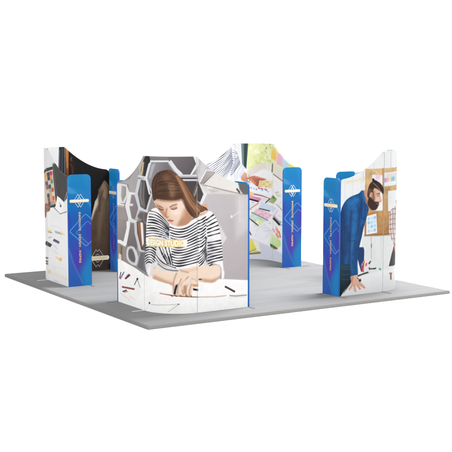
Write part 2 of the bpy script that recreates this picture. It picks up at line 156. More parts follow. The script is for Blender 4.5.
('P',((.2095,.6639),(.2254,.6643),(.249,.6648),(.2772,.6665),(.3104,.6699),(.3483,.6741),(.3859,.6785),(.4253,.6835),(.4647,.6887),(.4929,.6922),(.4874,.7142),(.4593,.7108),(.4203,.7055),(.3816,.7005),(.3445,.6961),(.3072,.6918),(.2747,.6886),(.2476,.6869),(.2246,.6864),(.2088,.686)),(212,172,148),{'s': 0.02,'a': 0.7,'c': 'ar'}),
('P',((.3703,.5444),(.3859,.5405),(.4078,.5347),(.4283,.5267),(.4479,.5138),(.468,.4976),(.4825,.4858),(.4965,.4993),(.4817,.5113),(.4603,.5283),(.4376,.5431),(.4134,.5526),(.3901,.5589),(.3742,.5628)),(206,160,134),{'s': 0.016,'a': 0.8,'c': 'ar'}),
('P',((.137,.3172),(.1346,.3107),(.1283,.3067),(.1205,.3066),(.1143,.3106),(.1119,.3171),(.1143,.3236),(.1206,.3277),(.1284,.3278),(.1346,.3238)),(236,196,178),{'s': 0.006}),
('P',((.1992,.2958),(.1967,.2893),(.1905,.2853),(.1827,.2854),(.1765,.2895),(.1741,.2961),(.1766,.3026),(.1828,.3065),(.1906,.3064),(.1968,.3023)),(236,196,178),{'s': 0.006}),
('P',((.2871,.2933),(.2847,.2869),(.2783,.2831),(.2704,.2834),(.2641,.2876),(.2617,.2942),(.2641,.3007),(.2705,.3045),(.2784,.3042),(.2847,.2999)),(236,196,178),{'s': 0.006}),
('P',((.3691,.2806),(.3665,.2742),(.3599,.2706),(.3517,.2711),(.3452,.2755),(.3427,.2822),(.3452,.2886),(.3518,.2922),(.3599,.2918),(.3665,.2873)),(236,196,178),{'s': 0.006}),
('P',((.3941,.466),(.5038,.4533),(.5037,.4153),(.4052,.4274)),(208,152,104),{}),
('P',((.4096,.3975),(.5036,.3773),(.4987,.3481),(.414,.3635)),(24,22,24),{}),
('P',((.508,.5398),(.5663,.5349),(.5662,.5158),(.5079,.5207)),(50,40,42),{'s': 0.006}),
('P',((.2938,.5345),(.5152,.5201),(.515,.4565),(.2936,.4712)),(232,228,224),{'s': 0.03,'a': 0.4}),
('P',((.1359,.4617),(.1145,.3895),(.0994,.313),(.1286,.3075),(.1434,.3825),(.1643,.4532)),(30,28,30),{}),
('P',((.1573,.4775),(.1447,.4565),(.1554,.45),(.1679,.4709)),(60,50,50),{'s': 0.004}),
('P',((.3438,1.6688),(.4905,1.5381),(.6715,1.6124),(.6717,1.7169),(.551,1.7017)),(214,170,140),{'s': 0.01}),
('P',((.4467,1.511),(.5185,1.5857),(.6274,1.6195),(.7095,1.6076),(.6273,1.5566),(.5002,1.5161)),(222,184,156),{'s': 0.006}),
('P',((.5124,1.5498),(.5759,1.5764),(.645,1.606),(.6389,1.6159),(.5698,1.5864),(.5064,1.5598)),(238,228,214),{}),
('P',((.4927,1.5355),(.5743,1.5627),(.5713,1.5686),(.4898,1.5414)),(120,84,60),{}),
('P',((-.2342,1.8283),(-.248,1.7822),(-.2193,1.7352),(-.1971,1.6991),(-.1704,1.6671),(-.1444,1.6371),(-.1169,1.6068),(-.0865,1.5714),(-.0559,1.5355),(-.0275,1.5019),(-.0004,1.4714),(.0246,1.4466),(.0505,1.4256),(.0803,1.4068),(.1131,1.3919),(.1471,1.3804),(.1876,1.3761),(.244,1.3821),(.3021,1.3991),(.3494,1.4314),(.3886,1.4744),(.4227,1.5258),(.4365,1.5819),(.4077,1.6427),(.363,1.694),(.3183,1.7099),(.2797,1.7273),(.2754,1.7897),(.252,1.8522),(.1479,1.8792),(.0181,1.8831),(-.1183,1.8642)),(240,217,199),{'g': (.2046,1.6973,-.1172,1.5677,(222,186,162)),'k': 'fa'}),
('P',((.1488,1.3779),(.1879,1.4558),(.2586,1.5719),(.2954,1.6959),(.447,1.5971),(.3952,1.4428),(.2973,1.3836)),(186,136,106),{'s': 0.026,'c': 'fa'}),
('P',((.2116,1.5414),(.2669,1.6809),(.2982,1.6023),(.2661,1.4937)),(210,168,140),{'s': 0.028,'a': 0.8,'c': 'fa'}),
('P',((-.1704,1.6655),(-.0652,1.6398),(-.0063,1.5712),(.0158,1.4937),(-.0659,1.5383)),(196,138,108),{'s': 0.022,'a': 0.95,'c': 'fa'}),
('P',((-.2264,1.813),(-.1156,1.7863),(.1275,1.7753),(.2517,1.7901),(.2519,1.8367),(-.226,1.86)),(170,120,94),{'s': 0.026,'a': 0.9,'c': 'fa'}),
('P',((-.2076,1.7357),(-.0989,1.6933),(-.0652,1.6414),(-.1705,1.6592)),(190,138,112),{'s': 0.018,'a': 0.85,'c': 'fa'}),
('P',((.0485,1.6424),(.1888,1.6429),(.204,1.5727),(.0795,1.5415)),(243,224,208),{'s': 0.03,'a': 0.8,'c': 'fa'}),
('P',((-.1611,1.6841),(-.1016,1.6741),(-.0654,1.6571),(-.0581,1.6696),(-.0963,1.6875),(-.1572,1.6979)),(120,82,62),{'s': 0.008,'a': 0.8}),
('P',((-.1456,1.6512),(-.0979,1.6273),(-.0513,1.6317),(-.0524,1.6456),(-.0938,1.641),(-.1371,1.6635)),(82,54,46),{'s': 0.006}),
('P',((.0464,1.6699),(.099,1.7011),(.1634,1.7196),(.1592,1.7346),(.093,1.7154),(.0384,1.6832)),(112,74,56),{'s': 0.007,'a': 0.85}),
('P',((.063,1.6458),(.1125,1.6384),(.1643,1.6625),(.1578,1.6766),(.1101,1.6538),(.0657,1.6612)),(76,50,44),{'s': 0.006}),
('P',((.0487,1.6689),(.1581,1.7038),(.1579,1.6664),(.0644,1.6504)),(190,140,114),{'s': 0.016,'a': 0.8}),
('P',((-.0121,1.6656),(-.0189,1.6039),(-.0354,1.5513),(-.0166,1.5465),(.0002,1.6008),(.0072,1.6641)),(180,124,98),{'s': 0.012}),
('P',((-.0348,1.5365),(-.0023,1.5107),(.0313,1.5209),(.0263,1.5356),(.0021,1.5259),(-.0238,1.5485)),(176,116,94),{'s': 0.008}),
('P',((.1109,1.5667),(.1079,1.5611),(.1,1.5577),(.0904,1.5576),(.0826,1.5609),(.0796,1.5664),(.0826,1.5719),(.0905,1.5754),(.1001,1.5755),(.1079,1.5721)),(226,178,156),{'s': 0.01,'a': 0.6}),
('P',((.0061,1.4747),(.0413,1.4895),(.1073,1.473),(.0884,1.4495),(.0411,1.4504)),(190,112,98),{'s': 0.008,'a': 0.9}),
('P',((.009,1.4693),(.107,1.4645),(.1075,1.4723),(.0096,1.4771)),(150,72,66),{'s': 0.004}),
('P',((.0524,1.4257),(.1011,1.4169),(.1035,1.4292),(.0549,1.438)),(220,176,152),{'s': 0.01}),
('P',((-.2466,1.7964),(-.2634,1.8675),(-.2742,1.9515),(-.2723,2.021),(-.2562,2.085),(-.2223,2.146),(-.1753,2.1968),(-.115,2.2302),(-.0511,2.2494),(.0103,2.2567),(.0677,2.2493),(.1139,2.2242),(.1605,2.1847),(.2198,2.1333),(.2811,2.0691),(.3366,1.9864),(.3885,1.902),(.4354,1.8327),(.4794,1.7739),(.5211,1.727),(.5623,1.6918),(.611,1.6718),(.653,1.656),(.6757,1.6289),(.6821,1.6074),(.6668,1.6099),(.642,1.6157),(.6194,1.6058),(.5946,1.5929),(.5649,1.5877),(.5366,1.5769),(.5188,1.5423),(.5002,1.5098),(.4705,1.5023),(.4363,1.5099),(.3991,1.5297),(.3625,1.5629),(.3296,1.6147),(.3016,1.6708),(.2828,1.7179),(.2672,1.7587),(.2537,1.7941),(.2331,1.8152),(.1965,1.8049),(.143,1.7878),(.0594,1.7859),(-.031,1.7888),(-.1074,1.7983),(-.1693,1.803),(-.1995,1.7838),(-.2151,1.7667),(-.232,1.7696)),(68,45,33),{'g': (-.2453,1.9372,.3315,1.944,(104,69,48)),'k': 'ha'}),
('P',((-.2674,1.7797),(-.2564,2.0616),(-.148,2.1899),(-.1133,2.0976),(-.1601,1.8003)),(72,48,36),{'s': 0.032,'a': 0.8,'c': 'ha'}),
('P',((.0352,2.0695),(.1135,2.0701),(.1438,1.9306),(.1121,1.8064),(.0336,1.8056)),(146,110,82),{'s': 0.036,'a': 0.85,'c': 'ha'}),
('P',((-.1131,2.1287),(.0196,2.1313),(.0338,1.8367),(-.1154,1.8175)),(70,46,34),{'s': 0.04,'a': 0.6,'c': 'ha'}),
('L',((-.2444,2.0309),(-.2205,2.0671),(-.1867,2.1173),(-.1482,2.1588),(-.1062,2.1852),(-.0602,2.2028),(-.0121,2.2083),(.0447,2.1941),(.1036,2.1675),(.1448,2.1476)),((-.2365,1.7969),(-.206,1.7963),(-.1632,1.7953),(-.1155,1.7941),(-.0642,1.7915),(-.0084,1.7886),(.0494,1.7903),(.1167,1.8013),(.1868,1.8167),(.2362,1.8276)),40,.0072,((66,43,32),(104,72,52),(48,32,25),(120,84,60),(82,55,40),(54,36,28)),{'j': 0.9,'r': 11,'a': 0.55,'c': 'ha','s': 0.004}),
('L',((-.1479,2.2054),(-.1665,2.1784),(-.1932,2.139),(-.216,2.0944),(-.2306,2.0448),(-.2406,1.99),(-.2453,1.9372),(-.2419,1.8841),(-.2332,1.833),(-.2266,1.7974)),((-.0781,2.2226),(-.0944,2.1912),(-.1177,2.1458),(-.138,2.097),(-.1518,2.0464),(-.1622,1.9925),(-.1682,1.9403),(-.1675,1.8873),(-.1624,1.836),(-.1583,1.8004)),9,.0086,((66,43,32),(104,72,52),(48,32,25),(120,84,60),(82,55,40),(54,36,28)),{'j': 0.6,'r': 14,'a': 0.6,'c': 'ha','s': 0.005}),
('L',((-.013,2.0533),(-.0048,2.0334),(.007,2.0048),(.0187,1.9763),(.0298,1.9511),(.0408,1.926),(.05,1.8991),(.0568,1.8658),(.0619,1.8307),(.0652,1.806)),((.129,2.0701),(.1316,2.0455),(.1352,2.0105),(.1378,1.9772),(.1389,1.9508),(.139,1.926),(.1374,1.8996),(.1326,1.8663),(.1261,1.8311),(.1214,1.8064)),8,.0086,((170,130,98),(148,110,80),(120,86,62)),{'j': 0.6,'r': 15,'a': 0.5,'c': 'ha','s': 0.006}),
('L',((.0043,2.2394),(.0471,2.2181),(.1066,2.1847),(.1602,2.1321),(.1965,2.0534),(.2276,1.9555),(.2676,1.852),(.3319,1.7331),(.4076,1.6074),(.4643,1.5179)),((.0833,2.2464),(.1319,2.2061),(.2009,2.1466),(.2686,2.0755),(.3275,1.9876),(.3863,1.8879),(.4477,1.8002),(.5203,1.7305),(.5939,1.6733),(.6457,1.6344)),24,.0138,((98,64,44),(150,104,70),(74,47,34),(168,120,84),(120,80,56),(60,38,28)),{'j': 0.5,'r': 12,'a': 0.7,'c': 'ha','s': 0.005}),
('L',((.1449,2.163),(.1676,2.1177),(.2005,2.0516),(.2369,1.9766),(.2753,1.8881),(.3178,1.7905),(.3631,1.7096),(.4172,1.6557),(.4759,1.6183),(.5185,1.5935)),((.1604,2.1785),(.1877,2.1371),(.227,2.0767),(.2683,2.0073),(.3083,1.9238),(.3508,1.8312),(.3963,1.7553),(.4519,1.7069),(.5121,1.6751),(.5549,1.6545)),5,.0172,((182,134,98),(164,114,78)),{'j': 0.6,'r': 13,'a': 0.7,'c': 'ha','s': 0.01}),
('P',((-.2457,1.8903),(-.1151,1.8487),(.1433,1.8468),(.2522,1.9144),(.2517,1.7901),(.1274,1.7598),(-.1694,1.7843)),(70,45,34),{'s': 0.026,'a': 0.6,'c': 'ha'}),
('P',((-.1659,2.2204),(-.0117,2.2702),(.1143,2.2403),(.0828,2.1628),(-.1131,2.1287)),(72,48,36),{'s': 0.03,'a': 0.5,'c': 'ha'}),
('P',((-.0956,2.1602),(.0201,2.2087),(.0827,2.1319),(-.013,2.0533)),(138,98,72),{'s': 0.04,'a': 0.6,'c': 'ha'}),
('P',((.2671,1.7276),(.3305,1.6794),(.4468,1.5345),(.3789,1.5373)),(66,42,30),{'s': 0.02,'a': 0.8,'c': 'ha'}),
('P',((.2227,1.8253),(.2404,1.7835),(.266,1.7242),(.2929,1.6695),(.3196,1.6267),(.3475,1.5888),(.374,1.5568),(.4003,1.531),(.4251,1.5114),(.4424,1.4984),(.451,1.5079),(.4337,1.5208),(.4094,1.5399),(.3839,1.5648),(.3578,1.596),(.3303,1.6333),(.304,1.6753),(.2775,1.7292),(.2519,1.7883),(.2342,1.8301)),(70,46,34),{'s': 0.01}),
('P',((-.2071,1.7952),(-.0644,1.7661),(.065,1.7594),(.205,1.7875),(.2362,1.8152),(.1276,1.7971),(-.0309,1.8013)),(128,88,66),{'s': 0.02,'a': 0.55}),
('P',((-.1915,1.8224),(-.1919,1.7802),(-.1844,1.7806),(-.184,1.8227)),(92,62,46),{'s': 0.007,'a': 0.5}),
('P',((-.1728,1.8228),(-.1652,1.7717),(-.158,1.7728),(-.1655,1.8239)),(120,82,60),{'s': 0.007,'a': 0.5}),
('P',((-.1544,1.8244),(-.1627,1.7844),(-.1555,1.7836),(-.1473,1.8237)),(70,46,34),{'s': 0.007,'a': 0.5}),
('P',((-.1365,1.8246),(-.1366,1.7911),(-.1295,1.7914),(-.1294,1.8249)),(92,62,46),{'s': 0.007,'a': 0.5}),
('P',((-.1188,1.8248),(-.1116,1.7783),(-.1048,1.7794),(-.1118,1.8259)),(120,82,60),{'s': 0.007,'a': 0.5}),
('P',((-.1014,1.8262),(-.1093,1.7764),(-.1025,1.7758),(-.0945,1.8256)),(70,46,34),{'s': 0.007,'a': 0.5}),
('P',((-.0842,1.8263),(-.0842,1.7908),(-.0774,1.791),(-.0774,1.8265)),(92,62,46),{'s': 0.007,'a': 0.5}),
('P',((-.0673,1.8262),(-.0604,1.7902),(-.0538,1.7915),(-.0607,1.8275)),(120,82,60),{'s': 0.007,'a': 0.5}),
('P',((-.0506,1.8277),(-.0583,1.7774),(-.0517,1.7767),(-.044,1.827)),(70,46,34),{'s': 0.007,'a': 0.5}),
('P',((-.0341,1.8276),(-.0339,1.7819),(-.0274,1.7821),(-.0275,1.8278)),(92,62,46),{'s': 0.007,'a': 0.5}),
('P',((-.0176,1.8274),(-.011,1.7945),(-.0047,1.7959),(-.0112,1.8287)),(120,82,60),{'s': 0.007,'a': 0.5}),
('P',((-.0014,1.8289),(-.0089,1.7881),(-.0025,1.7872),(.0049,1.8279)),(70,46,34),{'s': 0.007,'a': 0.5}),
('P',((.0146,1.8286),(.0148,1.7773),(.0212,1.7775),(.021,1.8288)),(92,62,46),{'s': 0.007,'a': 0.5}),
('P',((.0306,1.8284),(.037,1.7875),(.0432,1.7886),(.0369,1.8295)),(120,82,60),{'s': 0.007,'a': 0.5}),
('P',((.0465,1.8298),(.0392,1.7967),(.0454,1.7955),(.0527,1.8285)),(70,46,34),{'s': 0.007,'a': 0.5}),
('P',((.0622,1.8292),(.0626,1.7839),(.0689,1.7841),(.0685,1.8294)),(92,62,46),{'s': 0.007,'a': 0.5}),
('P',((.0779,1.8291),(.0841,1.7789),(.0903,1.7798),(.0841,1.8299)),(120,82,60),{'s': 0.007,'a': 0.5}),
('P',((.0936,1.8302),(.0863,1.7936),(.0924,1.7925),(.0997,1.829)),(70,46,34),{'s': 0.007,'a': 0.5}),
('P',((.1091,1.8296),(.1097,1.7944),(.1159,1.7946),(.1153,1.8297)),(92,62,46),{'s': 0.007,'a': 0.5}),
('P',((.1247,1.8293),(.1307,1.7802),(.1368,1.7809),(.1308,1.8301)),(120,82,60),{'s': 0.007,'a': 0.5}),
('P',((.1402,1.8302),(.1329,1.7833),(.139,1.7824),(.1463,1.8293)),(70,46,34),{'s': 0.007,'a': 0.5}),
('P',((.1556,1.8296),(.1564,1.7962),(.1626,1.7963),(.1618,1.8298)),(92,62,46),{'s': 0.007,'a': 0.5}),
('P',((.1711,1.8292),(.1771,1.79),(.1833,1.7909),(.1773,1.8301)),(120,82,60),{'s': 0.007,'a': 0.5}),
('P',((.1866,1.83),(.1792,1.7789),(.1854,1.778),(.1927,1.8291)),(70,46,34),{'s': 0.007,'a': 0.5}),
('P',((.2021,1.8294),(.2029,1.7871),(.2091,1.7872),(.2083,1.8295)),(92,62,46),{'s': 0.007,'a': 0.5}),
('P',((.2176,1.8288),(.2236,1.796),(.2297,1.7971),(.2238,1.8299)),(120,82,60),{'s': 0.007,'a': 0.5}),
]
ART['left_out'] = [
('F',(233,232,233)),
('P',((.246,2.6109),(.4849,2.4696),(.7589,2.2405),(.8453,2.0798),(.246,2.0128)),(220,219,221),{'s': 0.02}),
('P',((.246,1.4864),(.4884,1.5043),(.4577,-.1949),(.248,-.2248)),(222,220,220),{'s': 0.03,'a': 0.7}),
('P',((.4733,2.0945),(.828,2.1501),(.9743,1.5422),(.9196,1.4117),(.6182,1.3686)),(46,44,46),{}),
('P',((.246,2.0234),(.512,2.1013),(.8149,2.135),(.7873,2.0704),(.4239,2.0032),(.246,1.9885)),(46,45,46),{}),
('P',((.4072,2.0171),(.7881,2.0899),(.7993,2.0613),(.423,1.9883)),(214,211,206),{}),
('P',((.244,1.978),(.7684,2.0646),(.8848,1.4627),(.5815,1.3954),(.246,1.3631)),(198,184,168),{}),
('P',((.2858,1.9804),(.4935,2.0105),(.5144,1.9397),(.3586,1.9128)),(205,158,96),{}),
('P',((.5016,2.0121),(.6277,2.037),(.6452,1.9657),(.5223,1.9412)),(52,62,84),{}),
('P',((.6357,2.0385),(.7605,2.0631),(.7745,1.9915),(.653,1.9673)),(190,48,48),{}),
('P',((.3611,1.9092),(.5155,1.9359),(.5363,1.8652),(.4024,1.8398)),(214,168,104),{}),
('P',((.5233,1.9375),(.6461,1.962),(.6635,1.8908),(.544,1.8667)),(56,66,90),{}),
('P',((.6539,1.9635),(.7752,1.9878),(.7893,1.9162),(.6711,1.8924)),(222,150,80),{}),
('P',((.4043,1.8362),(.5374,1.8614),(.5583,1.7907),(.4366,1.7664)),(60,72,92),{}),
('P',((.5451,1.863),(.6644,1.8871),(.6818,1.816),(.5657,1.7922)),(205,190,160),{}),
('P',((.672,1.8886),(.79,1.9124),(.804,1.8409),(.6892,1.8175)),(96,130,136),{}),
('P',((.4382,1.7627),(.5594,1.787),(.5802,1.7164),(.4657,1.6928)),(150,92,60),{}),
('P',((.5668,1.7885),(.6827,1.8122),(.7001,1.7412),(.5874,1.7179)),(60,74,98),{}),
('P',((.6901,1.8137),(.8048,1.8372),(.8188,1.7657),(.7073,1.7426)),(212,186,150),{}),
('P',((.4671,1.6891),(.5813,1.7126),(.6021,1.6421),(.4917,1.619)),(206,190,164),{}),
('P',((.5885,1.7141),(.701,1.7374),(.7184,1.6664),(.6091,1.6435)),(150,160,160),{}),
('P',((.7082,1.7389),(.8196,1.7619),(.8336,1.6905),(.7253,1.6679)),(190,84,52),{}),
('P',((.4929,1.6153),(.6032,1.6384),(.6239,1.5679),(.517,1.5453)),(58,70,92),{}),
('P',((.6102,1.6398),(.7193,1.6627),(.7367,1.5917),(.6307,1.5693)),(216,160,96),{}),
('P',((.7262,1.6641),(.8343,1.6867),(.8483,1.6153),(.7434,1.5931)),(216,204,186),{}),
('P',((.5182,1.5416),(.625,1.5642),(.6458,1.4937),(.5422,1.4716)),(140,84,58),{}),
('P',((.6318,1.5656),(.7376,1.588),(.7549,1.5171),(.6524,1.4952)),(196,170,130),{}),
('P',((.7443,1.5894),(.8491,1.6116),(.8631,1.5402),(.7615,1.5185)),(204,92,64),{}),
('P',((.5435,1.4679),(.6469,1.49),(.6676,1.4197),(.5675,1.3981)),(60,72,92),{}),
('P',((.6534,1.4914),(.7559,1.5133),(.7732,1.4425),(.674,1.4211)),(150,150,146),{}),
('P',((.7624,1.5147),(.8638,1.5364),(.8778,1.4651),(.7795,1.4438)),(220,140,90),{}),
('P',((.7508,2.0731),(.8853,1.4574),(.9086,1.46),(.7743,2.0751)),(230,226,220),{}),
('P',((.5858,1.3768),(.9255,1.4324),(.9162,1.4496),(.5762,1.3942)),(36,35,40),{}),
('P',((.7928,2.1971),(1.4729,2.0142),(1.4096,1.5974),(1.2879,1.5217),(1.1815,1.5572),(1.1102,1.5858),(.9407,1.6176)),(64,60,58),{'g': (.8935,2.1186,1.3276,1.6008,(52,50,50)),'n': 0.03}),
('P',((.7742,2.1954),(.9222,1.6155),(.9592,1.6197),(.8115,2.1988)),(90,86,82),{'s': 0.006}),
('P',((.3609,1.4228),(.4705,1.4473),(.5578,1.4331),(.6142,1.4201),(.6447,1.3953),(.638,1.3513),(.6029,1.3081),(.5307,1.2922),(.4604,1.2767),(.4463,1.2339),(.4412,1.1929),(.3828,1.1606),(.2897,1.1662),(.2691,1.2892)),(138,88,66),{'s': 0.006}),
('P',((.4094,1.37),(.5857,1.3591),(.6,1.3741),(.4291,1.3856)),(180,124,98),{'s': 0.008}),
('P',((.7693,1.3948),(1.1039,1.2885),(1.4064,1.3567),(1.3944,1.3692),(1.1167,1.3033),(.7964,1.4074)),(104,100,100),{}),
('P',((1.4057,1.717),(1.2792,1.522),(1.2966,1.5215),(1.4229,1.7164)),(190,188,186),{}),
('P',((.9774,1.6153),(1.2759,1.5208),(1.2488,1.442),(1.0864,1.3036),(.869,1.3833)),(242,241,241),{'s': 0.008}),
('P',((1.1681,1.4481),(1.1597,1.4325),(1.1388,1.4217),(1.1133,1.4197),(1.0931,1.4274),(1.0859,1.4418),(1.0944,1.4574),(1.1154,1.4683),(1.1408,1.4702),(1.1609,1.4625)),(90,86,88),{'s': 0.006}),
('P',((1.0382,1.495),(1.1223,1.4722),(1.1374,1.4803),(1.0535,1.503)),(150,146,146),{}),
('P',((.5266,.9602),(.6689,.9552),(.6906,.9141),(.5406,.9181)),(240,205,96),{'s': 0.006}),
('P',((.488,.9076),(.6938,.9029),(.7027,.9144),(.4971,.9192)),(110,96,80),{'s': 0.006}),
('P',((.8259,.9703),(1.056,.9559),(1.0771,.9154),(.8549,.924)),(160,176,214),{'s': 0.006}),
('P',((1.0643,.9584),(1.2586,.911),(1.3033,.9363),(1.1097,.9838)),(240,212,130),{'s': 0.006}),
('P',((1.0023,.946),(1.1684,.9199),(1.1835,.9306),(1.0176,.9568)),(130,130,140),{'s': 0.006}),
('P',((.244,.6599),(.6131,.6331),(.6984,.6926),(.4229,.7317)),(48,36,36),{'s': 0.004}),
('P',((.5225,.7936),(.6824,.8285),(.6759,.8367),(.5159,.8019)),(120,116,116),{}),
('P',((.7313,.764),(1.009,.738),(1.056,.7792),(.7795,.8056)),(84,90,120),{'s': 0.006}),
('P',((.7782,.7929),(1.0089,.768),(1.0269,.7828),(.7965,.8079)),(40,40,50),{'s': 0.004}),
('P',((.7415,.6866),(.9564,.6302),(.9757,.6404),(.7612,.697)),(200,198,205),{'s': 0.006}),
('P',((.7567,.5755),(.8945,.5234),(.9678,.5553),(.8309,.6074)),(222,224,230),{'s': 0.012}),
('P',((.8366,.4707),(1.0661,.4365),(1.095,.4568),(.8661,.4911)),(240,196,128),{'s': 0.008}),
('P',((1.1554,.4686),(1.1405,.4452),(1.1032,.4274),(1.0575,.4219),(1.0211,.4309),(1.0078,.451),(1.0229,.4745),(1.0605,.4923),(1.1061,.4977),(1.1423,.4886)),(240,186,104),{'s': 0.008}),
('P',((.244,.3816),(.4939,.4011),(.5098,.4288),(.2798,.4124)),(70,62,58),{'s': 0.006}),
('P',((.244,.3183),(.491,.3382),(.5069,.3659),(.244,.3443)),(70,62,58),{'s': 0.006}),
('P',((.244,.274),(.489,.294),(.5049,.3218),(.244,.3)),(70,62,58),{'s': 0.006}),
('P',((.3513,.3635),(.4239,.2786),(.4637,.2863),(.4094,.3736)),(150,120,80),{'s': 0.006}),
('P',((.7371,.2473),(.8303,.2343),(.8839,.2721),(.7911,.2852)),(222,220,228),{'s': 0.016}),
('P',((.415,.135),(.8971,.1298),(1.3517,.1173),(1.3865,.1559),(.9322,.1692),(.4583,.1765)),(232,218,202),{'s': 0.02,'a': 0.8}),
('P',((.7412,.0212),(.9741,.0159),(.9993,.0435),(.767,.0491)),(204,208,224),{'s': 0.012}),
('P',((.6201,.1773),(.6056,.1589),(.569,.1439),(.5242,.138),(.4883,.1437),(.475,.1587),(.4898,.1773),(.5266,.1923),(.5714,.198),(.6071,.1923)),(224,200,170),{'s': 0.016}),
('P',((1.0914,.9092),(1.1795,.8423),(1.196,.8472),(1.1081,.914)),(206,204,204),{}),
('P',((.6388,1.0477),(1.178,1.0369),(1.1833,1.0444),(.6444,1.0554)),(214,212,212),{}),
('P',((.4568,.5946),(1.2316,.5286),(1.239,.5352),(.4655,.6015)),(218,216,216),{}),
('P',((.5256,.2895),(1.2985,.294),(1.3033,.3007),(.5308,.2965)),(218,216,216),{}),
]
ART['left_in'] = [
('F',(20,17,17)),
('P',((.252,2.7979),(-.3648,2.7861),(-.3342,1.8283),(.252,1.8653)),(237,237,239),{}),
('P',((-.1712,2.789),(-.3648,2.7861),(-.3443,1.8278),(-.2653,1.8315)),(242,242,243),{'s': 0.02}),
('P',((-.3657,2.595),(-.4859,2.593),(-.485,1.8225),(-.3188,1.829)),(44,46,51),{}),
('P',((-.3616,2.4039),(-.3308,1.9057),(-.351,1.9044),(-.3811,2.4029)),(112,112,116),{'s': 0.008}),
('P',((-.4301,2.4406),(-.4012,1.9221),(-.4176,1.9211),(-.4462,2.4399)),(84,98,116),{'s': 0.012}),
('P',((-.4727,2.5932),(-.5752,2.5916),(-.5553,1.7813),(-.5002,1.9766)),(190,116,58),{'g': (-.5158,2.4003,-.5274,1.8597,(126,66,34))}),
('P',((-.4821,2.439),(-.4907,2.2076),(-.5267,1.8781),(-.5454,1.8795),(-.5093,2.2086),(-.5008,2.4395)),(96,60,44),{'s': 0.01}),
('P',((-.5192,2.4191),(-.5296,2.0526),(-.5484,2.0528),(-.5379,2.4195)),(224,150,86),{'s': 0.012}),
('P',((-.6199,2.2724),(-.598,2.2027),(-.6336,2.1746),(-.6479,2.1936),(-.623,2.2046),(-.644,2.2655)),(146,76,38),{'s': 0.01}),
('P',((-.5845,2.136),(-.6225,2.0682),(-.63,1.9289),(-.6635,1.9299),(-.6553,2.074),(-.6142,2.1497)),(92,50,30),{'s': 0.018}),
('P',((-.6537,2.1875),(-.6663,2.0222),(-.6915,2.0234),(-.6788,2.1888)),(46,32,26),{'s': 0.016}),
('P',((-.8985,2.2769),(-1.4708,2.0474),(-1.4684,1.8549),(-1.1541,2.0087)),(26,24,25),{'s': 0.06}),
('P',((-1.3262,1.7931),(-1.2937,1.7653),(-1.2579,1.7068),(-1.2065,1.6335),(-1.1586,1.5528),(-1.1345,1.4799),(-1.1178,1.4067),(-1.0981,1.3318),(-1.0768,1.2508),(-1.0513,1.1583),(-1.0224,1.0561),(-.9913,.9788),(-.9547,.8229),(-.864,.4022),(-.8565,-.0028),(-1.1489,-.2027),(-1.4636,-.1118),(-1.5245,.6224),(-1.5043,1.3895),(-1.4951,1.5757),(-1.4717,1.5897),(-1.4378,1.6524),(-1.3989,1.7015),(-1.3623,1.7597)),(112,92,74),{'g': (-1.1781,1.404,-1.3352,.16,(74,58,46)),'k': 'bag','n': 0.03}),
('P',((-1.3773,1.7122),(-1.5062,1.5486),(-1.4856,-.1136),(-1.3646,-.1037),(-1.3982,.7966),(-1.4155,1.294)),(58,45,37),{'s': 0.032,'a': 0.85,'c': 'bag'}),
('P',((-1.3129,1.7738),(-1.2464,1.6579),(-1.2656,1.4793),(-1.3514,1.3963),(-1.3757,1.5935)),(160,136,112),{'s': 0.026,'a': 0.8,'c': 'bag'}),
('P',((-1.1253,1.4852),(-1.1797,1.5224),(-1.177,1.325),(-1.0993,1.1707),(-1.0213,.9772),(-1.0236,1.135)),(238,226,208),{'s': 0.018,'a': 0.9,'c': 'bag'}),
('P',((-1.2429,1.4011),(-1.3069,1.319),(-1.2348,.8063),(-1.1656,.512),(-1.1496,.9106)),(134,112,90),{'s': 0.04,'a': 0.7,'c': 'bag'}),
('P',((-1.2796,1.5999),(-1.2117,1.4039),(-1.1975,1.1661),(-1.2169,1.1644),(-1.2308,1.4003),(-1.2982,1.594)),(72,56,44),{'s': 0.016,'c': 'bag'}),
('P',((-1.3987,1.594),(-1.3403,1.2979),(-1.3556,.7988),(-1.3752,.7984),(-1.3599,1.2963),(-1.4181,1.5903)),(84,66,52),{'s': 0.016,'c': 'bag'}),
('P',((-1.0888,1.4868),(-1.1507,1.6024),(-1.1935,1.581),(-1.166,1.4638),(-1.1175,1.387)),(24,20,20),{'s': 0.008}),
('P',((-.8595,.1956),(-1.4674,.1904),(-1.4856,-.1136),(-.8556,-.0624)),(60,48,39),{'s': 0.04,'a': 0.6,'c': 'bag'}),
('P',((-1.3915,.1055),(-1.4899,.229),(-1.4854,-.1337),(-1.4105,-.1276)),(18,15,15),{'s': 0.014}),
]
